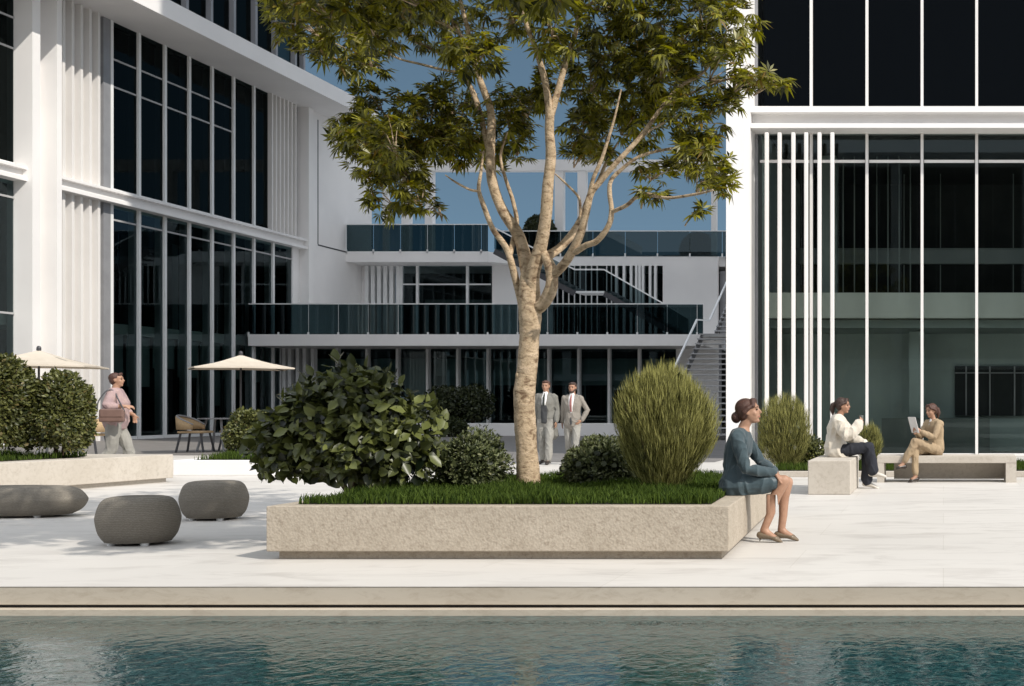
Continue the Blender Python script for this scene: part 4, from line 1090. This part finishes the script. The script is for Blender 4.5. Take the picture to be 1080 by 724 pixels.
def head_prims(b, c, F3, s=1.0, male=False):
    
    """c = head centre; F3 = head rotation matrix"""
    def q(x,y,z): return V3(c)+F3@V3((x*s,y*s,z*s))
    b.ell(q(-.012,0,.028),(.096*s,.076*s,.088*s),F3,20,14)
    b.ell(q(.010,0,-.02),(.076*s,.064*s,.088*s),F3,18,12)
    jw=.052 if male else .044
    b.ell(q(.030,0,-.048),(.052*s,.055*s,.045*s),F3,14,10)
    b.tube([q(-.03,.0,-.055),q(.035,0,-.086),q(.062,0,-.092)],[jw*s*1.05,jw*s*.85,jw*s*.5],[.036*s,.026*s,.020*s],side=F3@V3((0,1,0)),seg=12)
    b.tube([q(.079,0,.022),q(.093,0,-.004),q(.106,0,-.024),q(.088,0,-.034)],[.009*s,.011*s,.0155*s,.012*s],[.010*s,.011*s,.010*s,.008*s],side=F3@V3((0,1,0)),seg=10)
    b.tube([q(.072,-.045,.030),q(.086,0,.036),q(.072,.045,.030)],[.009*s]*3,seg=8)
    for y in (-1,1):
        b.ell(q(.050,y*.036,-.026),(.028*s,.026*s,.028*s),F3,10,8)
        b.ell(q(-.008,y*.079,-.004),(.019*s,.009*s,.031*s),F3@Matrix.Rotation(R(-y*14),3,'Z'),10,8)
    b.ell(q(.080,0,-.052),(.012*s,.022*s,.008*s),F3,10,8); b.ell(q(.077,0,-.064),(.011*s,.018*s,.008*s),F3,10,8)
def face_parts(t, c, F3, X4, s=1.0, browmat=None, beard=None):
    def q(x,y,z): return V3(c)+F3@V3((x*s,y*s,z*s))
    for y in (-1,1):
        e=MB(); e.ell(q(.078,y*.031,.008),(.010*s,.0125*s,.0065*s),F3,10,8); e.xf(X4).build('eye',M['eye'],t,smooth=True)
        e=MB(); e.tube([q(.086,y*.014,.028),q(.087,y*.032,.033),q(.081,y*.044,.030)],[.0035*s]*3,seg=6); e.xf(X4).build('eyebrow',M[browmat or 'hair'],t,smooth=True)
    e=MB(); e.tube([q(.078,-.020,-.058),q(.090,0,-.0575),q(.078,.020,-.058)],[.003*s,.0055*s,.003*s],seg=8); e.xf(X4).build('lips',M['lip'],t,smooth=True)
    if beard:
        e=MB(); e.tube([q(.02,-.062,-.035),q(.058,-.04,-.080),q(.082,0,-.094),q(.058,.04,-.080),q(.02,.062,-.035)],[.016*s,.020*s,.022*s,.020*s,.016*s],seg=8)
        remesh(e,.008,3).xf(X4).build('beard',M[beard],t,smooth=True)
def sit(mb, J):
    # flesh and cloth flatten on the seat instead of sinking into it
    if 'stand' not in J:
        mb.v = [(p[0],p[1],max(p[2],.003)) if (p[0] < .36 and p[2] > -.16) else p for p in mb.v]
    return mb
def person(name_label, group, loc, rz, J, cloth, vox=.008, s=1.0, skin='skin', hairmat='hair', hair='short', male=False):
    """J: joint dict in figure frame.  cloth: list of garment specs."""
    t = thing('person', loc, name_label, 'person', group)
    X4 = Matrix.Translation(V3(loc)) @ Matrix.Rotation(rz,4,'Z') @ Matrix.Scale(s,4)
    g = lambda k: V3(J[k])
    bw = J.get('bw',1.0)   # body breadth
    def torso(b, inf=0., k=1.0, low=None, up=None):
        pts=[g('pelvis')+V3((0,0,-.07)),g('pelvis')+V3((0,0,.02)),g('waist'),g('chest'),g('upper'),g('neck')-V3((0,0,.02))]
        A=[.135,.165,.135 if not male else .155,.155 if not male else .175,.170 if not male else .195,.07]; B_=[.10,.118,.095,.118,.10,.062]
        if J.get('belly'): B_[1]+=J['belly']*.6; B_[2]+=J['belly']; B_[3]+=J['belly']*.6; A[1]+=.02; A[2]+=.04; A[3]+=.02
        lo=low or 0; hi=up or len(pts)
        b.tube(pts[lo:hi],[a*bw+inf for a in A][lo:hi],[a*bw+inf for a in B_][lo:hi],side=J.get('lat',(0,1,0)),seg=20)
    def arm(b, S, inf=0., to=1.0):
        sh,el,wr=g('sh'+S),g('el'+S),g('wr'+S); 
        wr2=el.lerp(wr,to)
        nk=g('neck').lerp(sh,.35)-V3((0,0,.02))
        b.tube([nk,sh+V3((0,0,-.004))],[.052*bw+inf*.6,.056*bw+inf],seg=12)
        b.tube([sh,sh.lerp(el,.35),el,el.lerp(wr2,.3),wr2],[(.053*bw)+inf,(.048*bw)+inf,.039*bw+inf,.040*bw+inf,.028+inf],seg=14)
    def leg(b, S, inf=0., to=1.0, flare=0.):
        h,k,a=g('hip'+S),g('kn'+S),g('an'+S); a2=k.lerp(a,to)
        calf=k.lerp(a2,.32)+ (J.get('calf'+S,V3((-.012,0,0))) if not isinstance(J.get('calf'+S),tuple) else V3(J['calf'+S]))
        b.tube([h,h.lerp(k,.45),k],[.088*bw+inf,.078*bw+inf,.056*bw+inf],seg=16)
        b.tube([k,calf,k.lerp(a2,.7),a2],[.056*bw+inf,.056*bw+inf+flare*.3,.042*bw+inf+flare*.7,.034+inf+flare],seg=14)
    b=MB()
    torso(b)
    b.tube([g('neck')-V3((0,0,.05)),g('neck'),g('head')-V3((0,0,.04))],[.060*bw,.050 if not male else .058,.050 if not male else .056],seg=14)
    F3=frame(J['look'],J.get('headup',(0,0,1)))
    head_prims(b,g('head'),F3,1.0,male)
    for S,ts in (('L',1),('R',-1)):
        arm(b,S); leg(b,S)
        h=J['hand'+S]; hand_prims(b,g('wr'+S),h[0],h[1],h[2],h[3])
        a=g('an'+S); to=g('toe'+S); he=J.get('heel'+S); 
        b.tube([a+V3((0,0,.0)),a.lerp(to,.25)-V3((0,0,.01)),a.lerp(to,.8),to],[.034,.036,.040,.028],[.040,.034,.022,.014],side=J.get('footside'+S,J.get('lat',(0,1,0))),seg=12)
    sit(remesh(b,vox,5),J).xf(X4).build('body',M[skin],t,smooth=True)
    face_parts(t,g('head'),F3,X4,1.0,hairmat if hairmat!='hair' else 'hair',J.get('beard'))
    # hair
    def q(x,y,z): return g('head')+F3@V3((x,y,z))
    b=MB()
    b.ell(q(-.030,0,.040),(.095,.086,.086),F3,20,14)
    b.ell(q(-.045,0,.0),(.070,.084,.085),F3,18,12)
    if hair in ('bun','pony'):
        b.tube([q(.052,-.058,.045),q(.05,-.03,.092),q(.05,.03,.092),q(.052,.058,.045)],[.022,.028,.028,.022],seg=10)
        for y in (-1,1): b.tube([q(.050,y*.060,.050),q(.010,y*.080,.030),q(-.03,y*.083,.0),q(-.06,y*.06,-.035)],[.014,.022,.026,.026],seg=8)
    if hair=='bun': b.ell(q(-.125,0,-.035),(.045,.055,.052),F3,16,12); b.tube([q(-.08,0,-.01),q(-.12,0,-.03)],[.05,.04],seg=10)
    if hair=='pony':
        b.ell(q(-.11,0,.035),(.034,.034,.034),F3,12,8)
        b.tube([q(-.11,0,.035),q(-.155,0,.01),q(-.165,0,-.06),q(-.15,0,-.14)],[.028,.040,.042,.014],seg=12)
    if hair=='short':
        b.tube([q(.055,-.045,.085),q(.066,0,.098),q(.055,.045,.085)],[.020,.026,.020],seg=10)
    remesh(b,vox*.8,4).xf(X4).build('hair',M[hairmat],t,smooth=True)
    for c in cloth:
        b=MB(); kind=c['k']; inf=c.get('inf',.014)
        if kind=='jacket':
            torso(b,inf,low=c.get('low',0),up=6 if c.get('collar') else 5)
            b.tube([g('shR')-V3((0,0,.01)),g('upper')+V3((0,0,.045)),g('shL')-V3((0,0,.01))],[.044*bw+inf,.060*bw+inf,.044*bw+inf],seg=12)
            if not c.get('sleeveless'):
                for S in 'LR': arm(b,S,inf+c.get('loose',0.),c.get('to',.93))
            for hp in c.get('hem',()): b.tube(*hp[:1],list(hp[1]),list(hp[2]),side=J.get('lat',(0,1,0)),seg=18)
        elif kind=='skirt':
            torso(b,inf,low=0,up=3)
            for S in 'LR': b.tube([g('hip'+S)-V3((.02,0,-.01)),g('hip'+S).lerp(g('kn'+S),.5),g('hip'+S).lerp(g('kn'+S),c.get('to',.78))],[.108,.100,.085],seg=16)
            mh=(g('hipL')+g('hipR'))/2; mk=(g('knL')+g('knR'))/2
            b.tube([mh,mh.lerp(mk,c.get('to',.78))],[.12,.11],[.088,.075],side=J.get('lat',(0,1,0)),seg=16)
        elif kind=='trousers':
            torso(b,inf,low=0,up=2)
            for S in 'LR': leg(b,S,inf,c.get('to',.95),c.get('flare',.012))
            if c.get('fill'): 
                mh=(g('hipL')+g('hipR'))/2; b.ell(mh-V3((0,0,.0)),(.11,.14,.09))
        elif kind=='prims':
            c['f'](b,g,q)
        o=sit(wrinkle(remesh(b,c.get('vox',vox),c.get('sm',4)),c.get('wr',.011),c.get('wf',9.),len(c['n'])),J).xf(X4).build(c['n'],M[c['m']],t,smooth=True)
    # shoes
    for S in 'LR':
        b=MB(); a=g('an'+S); to=g('toe'+S); sd=J.get('footside'+S,J.get('lat',(0,1,0))); d=(to-a); 
        if J.get('heels'):
            hd=V3((d.x,d.y,0)).normalized(); back=a-hd*.032-V3((0,0,.045))
            b.tube([back,a.lerp(to,.45)-V3((0,0,.018)),a.lerp(to,.8)-V3((0,0,.003)),to+d.normalized()*.025],[.037,.040,.046,.014],[.036,.026,.027,.012],side=sd,seg=12)
            b.tube([back-V3((0,0,.01)),back-hd*.006-V3((0,0,J['heels']))],[.014,.006],seg=8)
        else:
            hd=d.normalized(); lo=V3((0,0,-.015))
            b.tube([a-V3((d.x,d.y,0)).normalized()*.035+V3((0,0,-.035)),a.lerp(to,.35)+lo,a.lerp(to,.8)+lo*.2,to+hd*.03],[.040,.042,.048,.036],[.038,.038,.028,.020],side=sd,seg=12)
        remesh(b,min(vox,.007),2).xf(X4).build('shoe',M[J['shoe']],t,smooth=True)
    return t, X4
# ---- 1. woman in teal suit sitting on the planter rim, facing right
Yw=11.42
base=(GX(779,Yw),Yw,.44)     # figure origin: on the seat, under the hips
J=dict(bw=.93,pelvis=(0,0,.09),waist=(-.035,0,.27),chest=(.005,0,.40),upper=(.02,0,.50),neck=(.045,0,.60),head=(.095,0,.745),look=(1,-.02,.16),
  shL=(.01,.165,.525),shR=(.01,-.165,.525),elL=(.16,.215,.29),elR=(.10,-.225,.235),wrL=(.33,.05,.185),wrR=(.335,-.075,.195),
  handL=((.75,-.35,-.55),(.55,.1,.8),-1,40),handR=((.72,.30,-.62),(.6,-.1,.8),1,45),
  hipL=(.02,.085,.085),hipR=(.02,-.085,.085),knL=(.43,.075,.105),knR=(.415,-.035,.125),
  anL=(.375,.07,-.325),anR=(.235,-.05,-.315),toeL=(.505,.06,-.405),toeR=(.375,-.06,-.408),shoe='shoe',heels=.055,
  calfL=(-.018,0,0),calfR=(-.02,0,0))
person('woman with low bun in a teal skirt suit sitting on the planter rim', None, base, 0., J,
  [dict(k='jacket',n='jacket',m='teal_cloth',inf=.013,low=1,hem=[([(-.02,0,.20),(-.01,0,.12),(-.005,0,.075)],(.165,.205,.22),(.125,.163,.178))]),
   dict(k='skirt',n='skirt',m='teal_satin',to=.70,inf=.010)], vox=.0065, s=1.03, hairmat='hair_red', hair='bun', skin='skin')
# ---- 2. woman in cream jacket on the block bench, facing right, cup in hand
Y2_=18.55
base=(GX(882.5,Y2_),Y2_,.48)
J=dict(pelvis=(0,0,.09),waist=(-.02,0,.27),chest=(.0,0,.41),upper=(.02,0,.51),neck=(.04,0,.61),head=(.095,0,.755),look=(1,-.15,-.03),
  shL=(.03,.17,.53),shR=(.03,-.17,.53),elL=(.17,.22,.30),elR=(.19,-.235,.30),wrL=(.41,.10,.16),wrR=(.335,-.13,.485),
  handL=((.95,-.1,-.25),(.1,.1,1),-1,20),handR=((.45,.25,.85),(.6,-.8,-.1),1,55),
  hipL=(.02,.085,.085),hipR=(.02,-.085,.085),knL=(.46,.10,.13),knR=(.48,-.05,.15),
  anL=(.44,.09,-.37),anR=(.53,.02,-.22),toeL=(.58,.08,-.455),toeR=(.69,.0,-.28),shoe='shoe_pale')
person('woman with dark ponytail and cream jacket sitting on the stone block with a cup', None, base, 0., J,
  [dict(k='jacket',n='jacket',m='cream_cloth',wr=.02,wf=7.,inf=.028,loose=.020,low=0,to=.96,collar=False,hem=[([(-.03,0,.24),(-.01,0,.09),(.06,0,.03)],(.205,.22,.20),(.15,.175,.16))]),
   dict(k='trousers',n='trousers',m='navy_cloth',inf=.016,flare=.04)], vox=.009, s=1.02, hairmat='hair', hair='pony', skin='skin_tan')
cx=V3(base)+V3((.372,-.075,.565))
cu=MB(); cu.tube([cx-V3((0,0,.055)),cx+V3((0,0,.05))],[.026,.034],seg=18,cap=False); cu.tube([cx+V3((0,0,.0505)),cx+V3((0,0,.06))],[.036,.034],seg=18,cap=False)
tag(cu.build('cup',M['cup'],org=tuple(cx),smooth=False),'small takeaway cup held up by the woman in the cream jacket','cup')
# ---- 3. woman with tablet, crossed legs, on the long bench, turned to the left and towards the camera
Y3=20.15
base=(GX(986,Y3),Y3+.12,.435)
rz3=R(180+40)
J=dict(pelvis=(0,0,.09),waist=(-.02,0,.27),chest=(.0,0,.40),upper=(.02,0,.50),neck=(.04,0,.60),head=(.085,0,.745),look=(1,.10,-.12),
  shL=(.03,.165,.525),shR=(.03,-.165,.525),elL=(.18,.19,.30),elR=(.17,-.20,.29),wrL=(.36,.07,.40),wrR=(.35,-.06,.375),
  handL=((.75,-.3,.5),(-.3,.9,-.3),-1,35),handR=((.75,.2,.5),(-.3,-.9,-.3),1,35),
  hipL=(.02,.085,.085),hipR=(.02,-.085,.085),knL=(.44,.02,.235),knR=(.42,-.03,.10),
  anL=(.60,-.10,-.13),anR=(.39,-.03,-.34),toeL=(.70,-.13,-.20),toeR=(.51,-.04,-.425),shoe='shoe_dark',heels=.05,calfL=(-.01,0,-.012))
def shirt(b,g,q): b.tube([g('upper')+V3((.07,0,-.14)),g('upper')+V3((.075,0,-.02)),g('neck')+V3((.035,0,.0))],[.012,.045,.03],[.03,.03,.03],side=(0,1,0),seg=12)
person('woman in a tan trouser suit sitting cross legged on the long bench reading a tablet', None, base, rz3, J,
  [dict(k='jacket',n='jacket',m='tan_cloth',inf=.014,low=0,to=.95),
   dict(k='trousers',n='trousers',m='tan_cloth',inf=.012,flare=.012,to=.86),
   dict(k='prims',n='shirt',m='white_cloth',f=shirt,wr=.002)], vox=.009, s=.98, hairmat='hair_red', hair='pony', skin='skin')
X4=Matrix.Translation(V3(base))@Matrix.Rotation(rz3,4,'Z')
tc_=X4@V3((.45,.0,.50)); tf=MB(); 
a=X4.to_3x3()@V3((0,1,0)); up_=(X4.to_3x3()@V3((.32,0,1))).normalized(); nn=a.cross(up_)
for sgn in (0,):
    hw,hh,th=.095,.135,.005
    cs=[]
    for k in (-1,1):
        for x_,y_ in ((-hw,-hh),(hw,-hh),(hw,hh),(-hw,hh)): cs.append(tuple(tc_+a*x_+up_*y_+nn*th*k))
    tf.v=cs; tf.f=[(3,2,1,0),(4,5,6,7),(0,1,5,4),(1,2,6,5),(2,3,7,6),(3,0,4,7)]
tag(tf.build('tablet',M['tablet'],org=tuple(tc_),bevel=.003),'pale tablet held upright by the woman in the tan suit','tablet')
# ---- standing figures
def stand(h=1.76, step=.12, armsw=.1, **kw):
    k=h/1.76
    J=dict(stand=1,pelvis=(0,0,.93),waist=(0,0,1.10),chest=(.01,0,1.26),upper=(0,0,1.38),neck=(.0,0,1.49),head=(.02,0,1.632),look=(1,0,0),
      shL=(0,.172,1.405),shR=(0,-.172,1.405),elL=(-.03,.225,1.14),elR=(-.03,-.225,1.14),wrL=(.04+armsw,.24,.89),wrR=(.04-armsw,-.24,.89),
      handL=((.15,0,-1),(0,1,0),1,30),handR=((.15,0,-1),(0,-1,0),-1,30),
      hipL=(0,.09,.90),hipR=(0,-.09,.90),knL=(step*.7+.02,.10,.50),knR=(-step*.3+.02,-.10,.50),
      anL=(step,.10,.085),anR=(-step,-.10,.095),toeL=(step+.17,.12,.03),toeR=(-step+.165,-.12,.03),shoe='shoe_dark')
    J.update(kw); return J
def lapel_shirt(b,g,q):
    b.tube([g('waist')+V3((.088,0,.0)),g('chest')+V3((.118,0,.0)),g('upper')+V3((.105,0,.01)),g('neck')+V3((.03,0,.01))],[.030,.050,.062,.052],[.03,.03,.03,.045],side=(0,1,0),seg=14)
def tie(b,g,q):
    b.tube([g('waist')+V3((.122,0,.02)),g('chest')+V3((.150,0,.0)),g('upper')+V3((.137,0,.02)),g('neck')+V3((.082,0,-.005))],[.024,.032,.024,.018],[.010]*4,side=(0,1,0),seg=10)
def vest(b,g,q):
    b.tube([(.118,0,.88),g('waist')+V3((.117,0,.0)),g('chest')+V3((.126,0,-.04))],[.06,.075,.06],[.03,.03,.03],side=(0,1,0),seg=14)
def coat_tail(b,g,q): 
    b.tube([(-.01,0,1.12),(-.03,0,.95),(-.045,0,.60)],[.165,.205,.245],[.118,.118,.118],side=(0,1,0),seg=22)
Ym=26.0
person('man in a long grey overcoat standing just right of the tree trunk', None, (GX(576,Ym),Ym,0), R(-92), stand(h=1.76,step=.13,look=(1,.05,-.04),armsw=.03,bw=1.0),
  [dict(k='prims',n='overcoat_skirt',m='coat_cloth',f=coat_tail),
   dict(k='jacket',n='overcoat',m='coat_cloth',inf=.016,loose=.004,low=1),
   dict(k='trousers',n='trousers',m='trouser_cloth',inf=.016,flare=.02),
   dict(k='prims',n='shirt',m='white_cloth',f=lapel_shirt,wr=.002),dict(k='prims',n='waistcoat',m='vest',f=vest),dict(k='prims',n='tie',m='tie_dark',f=tie,wr=.001)], vox=.010, s=1.01, hairmat='hair_red', male=True, skin='skin')
person('bearded man in a pale grey suit and dusty pink tie beside the overcoated man', None, (GX(604,Ym),Ym,0), R(-90),
  stand(h=1.74,step=.13,look=(1,-.06,-.05),elL=(-.06,.30,1.15),wrL=(.06,.20,.93),beard='hair',handL=((.5,-.6,-.6),(0,1,0),1,30)),
  [dict(k='jacket',n='jacket',m='grey_cloth',inf=.012,loose=.002,low=1,hem=[([(0,0,1.10),(0,0,.84)],(.158,.19),(.118,.138))]),
   dict(k='prims',n='jacket_opening',m='vest',wr=0,f=lambda b,g,q: b.tube([(.136,0,1.0),(.118,.0,.86)],[.012,.03],[.02,.03],side=(0,1,0),seg=10)),
   dict(k='trousers',n='trousers',m='trouser_cloth',inf=.010,flare=.02),
   dict(k='prims',n='shirt',m='white_cloth',f=lapel_shirt,wr=.002),dict(k='prims',n='tie',m='tie_pink',f=tie,wr=.001)], vox=.010, s=.99, hairmat='hair', male=True, skin='skin_tan')
# ---- walking man at left with messenger bag, facing right
Yl=20.9
base=(GX(122,Yl),Yl,0)
person('stocky man in pink shirt walking behind the left planter with a brown bag', None, base, R(20),
  stand(step=.20,belly=.05,bw=1.08,look=(1,-.1,.08),elR=(-.05,-.29,1.20),wrR=(.20,-.25,1.20),handR=((1,.2,-.05),(.1,-.6,.8),1,45),elL=(.05,.26,1.14),wrL=(.22,.18,1.05)),
  [dict(k='jacket',n='shirt',m='pink_cloth',inf=.026,loose=.004,low=1,to=.45,hem=[([(0,0,1.08),(0,0,.98)],(.20,.205),(.16,.17))]),
   dict(k='trousers',n='trousers',m='trouser_cloth',inf=.022,flare=.03,fill=0)], vox=.01, s=1.03, hairmat='hair_red', male=True, skin='skin')
XB=Matrix.Translation(V3(base))@Matrix.Rotation(R(20),4,'Z')
bg_=thing('messenger_bag', tuple(XB@V3((.05,-.36,.93))), 'brown leather messenger bag hanging on a black strap from the walking man', 'bag')
b=MB().box(-.14,.22,-.42,-.33,.97,1.19); remesh(b,.02,8).xf(XB).build('bag_body',M['bag'],bg_,smooth=True)
b=MB().box(-.13,.21,-.430,-.40,1.05,1.195); remesh(b,.012,4).xf(XB).build('flap',M['bag'],bg_,smooth=True)
b=MB(); b.tube(catmull([(-.17,-.385,1.15),(-.16,-.34,1.32),(-.06,-.265,1.50),(.03,-.22,1.49),(.10,-.27,1.36),(.22,-.385,1.16)],5),.011,seg=8)
b.xf(XB).build('strap',M['darkmetal'],bg_,smooth=True)
# ================================================================== CAMERA, SKY, SUN
cam = bpy.data.cameras.new('camera'); co = bpy.data.objects.new('camera', cam); C.objects.link(co)
co.location = (0,0,H); co.rotation_euler = (R(90),0,0)
cam.sensor_width = 36; cam.lens = F/1080*36; cam.shift_x = (540-U0)/1080; cam.shift_y = (V0-362)/1080
cam.clip_start=.1; cam.clip_end = 5000
bpy.context.scene.camera = co
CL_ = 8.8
EL = 42.; sv = Vector((.85,-.53,0)).normalized()*math.cos(R(EL)) + Vector((0,0,math.sin(R(EL))))
sd = bpy.data.lights.new('sun','SUN'); so = bpy.data.objects.new('sun', sd); C.objects.link(so)
sd.energy = 4.2; sd.angle = R(.55); sd.color = (1,.945,.86); so.rotation_euler = sv.to_track_quat('Z','Y').to_euler(); so.location=(10,-10,30)
w = bpy.data.worlds.new('World'); bpy.context.scene.world = w; w.use_nodes = True; nt = w.node_tree; nt.nodes.clear()
out = nt.nodes.new('ShaderNodeOutputWorld'); bg = N(nt,'ShaderNodeBackground', Strength=.15)
sky = nt.nodes.new('ShaderNodeTexSky'); sky.sky_type='NISHITA'; sky.sun_disc=False; sky.sun_elevation=R(EL)
sky.sun_rotation = math.atan2(sv.x, sv.y); sky.air_density=1.0; sky.dust_density=.4; sky.ozone_density=2.5
tc = N(nt,'ShaderNodeTexCoord'); mp = N(nt,'ShaderNodeMapping'); mp.inputs['Scale'].default_value=(1,1,1.6); mp.inputs['Location'].default_value=(0,0,.36)
hs = N(nt,'ShaderNodeMix', data_type='RGBA', blend_type='MULTIPLY'); hs.inputs[0].default_value=1; hs.inputs[7].default_value=(1.12,1.10,.84,1)
L(nt,tc.outputs['Generated'],mp.inputs[0]); L(nt,mp.outputs[0],sky.inputs[0]); L(nt,sky.outputs[0],hs.inputs[6]); 
# bright cloud added behind the viewer and overhead for fill, clear deep blue beyond the buildings
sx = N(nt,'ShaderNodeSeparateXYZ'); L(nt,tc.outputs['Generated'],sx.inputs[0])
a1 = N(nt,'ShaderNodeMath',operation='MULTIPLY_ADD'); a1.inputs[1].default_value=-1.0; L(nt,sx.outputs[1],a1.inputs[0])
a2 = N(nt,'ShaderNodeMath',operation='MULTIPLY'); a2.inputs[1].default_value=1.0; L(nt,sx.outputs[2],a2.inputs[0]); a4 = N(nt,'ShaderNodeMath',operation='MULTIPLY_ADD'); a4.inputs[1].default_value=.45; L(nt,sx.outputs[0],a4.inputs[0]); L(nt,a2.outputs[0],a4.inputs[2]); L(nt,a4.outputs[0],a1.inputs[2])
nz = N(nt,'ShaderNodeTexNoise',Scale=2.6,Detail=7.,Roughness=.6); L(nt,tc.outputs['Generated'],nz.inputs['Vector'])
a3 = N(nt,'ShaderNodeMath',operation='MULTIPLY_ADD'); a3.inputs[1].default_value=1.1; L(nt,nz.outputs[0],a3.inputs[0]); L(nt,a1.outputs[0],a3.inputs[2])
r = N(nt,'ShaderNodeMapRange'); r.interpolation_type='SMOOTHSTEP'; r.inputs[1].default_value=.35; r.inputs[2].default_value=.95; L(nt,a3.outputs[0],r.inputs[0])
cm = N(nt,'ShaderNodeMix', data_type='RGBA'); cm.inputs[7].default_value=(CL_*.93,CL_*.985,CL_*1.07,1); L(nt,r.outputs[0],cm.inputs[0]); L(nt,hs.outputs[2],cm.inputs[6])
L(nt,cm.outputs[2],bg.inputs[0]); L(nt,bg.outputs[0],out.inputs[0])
sc = bpy.context.scene; sc.view_settings.view_transform='Standard'; sc.view_settings.look='None'; sc.view_settings.exposure=0
sc.cycles.max_bounces = 8; sc.cycles.transparent_max_bounces = 16
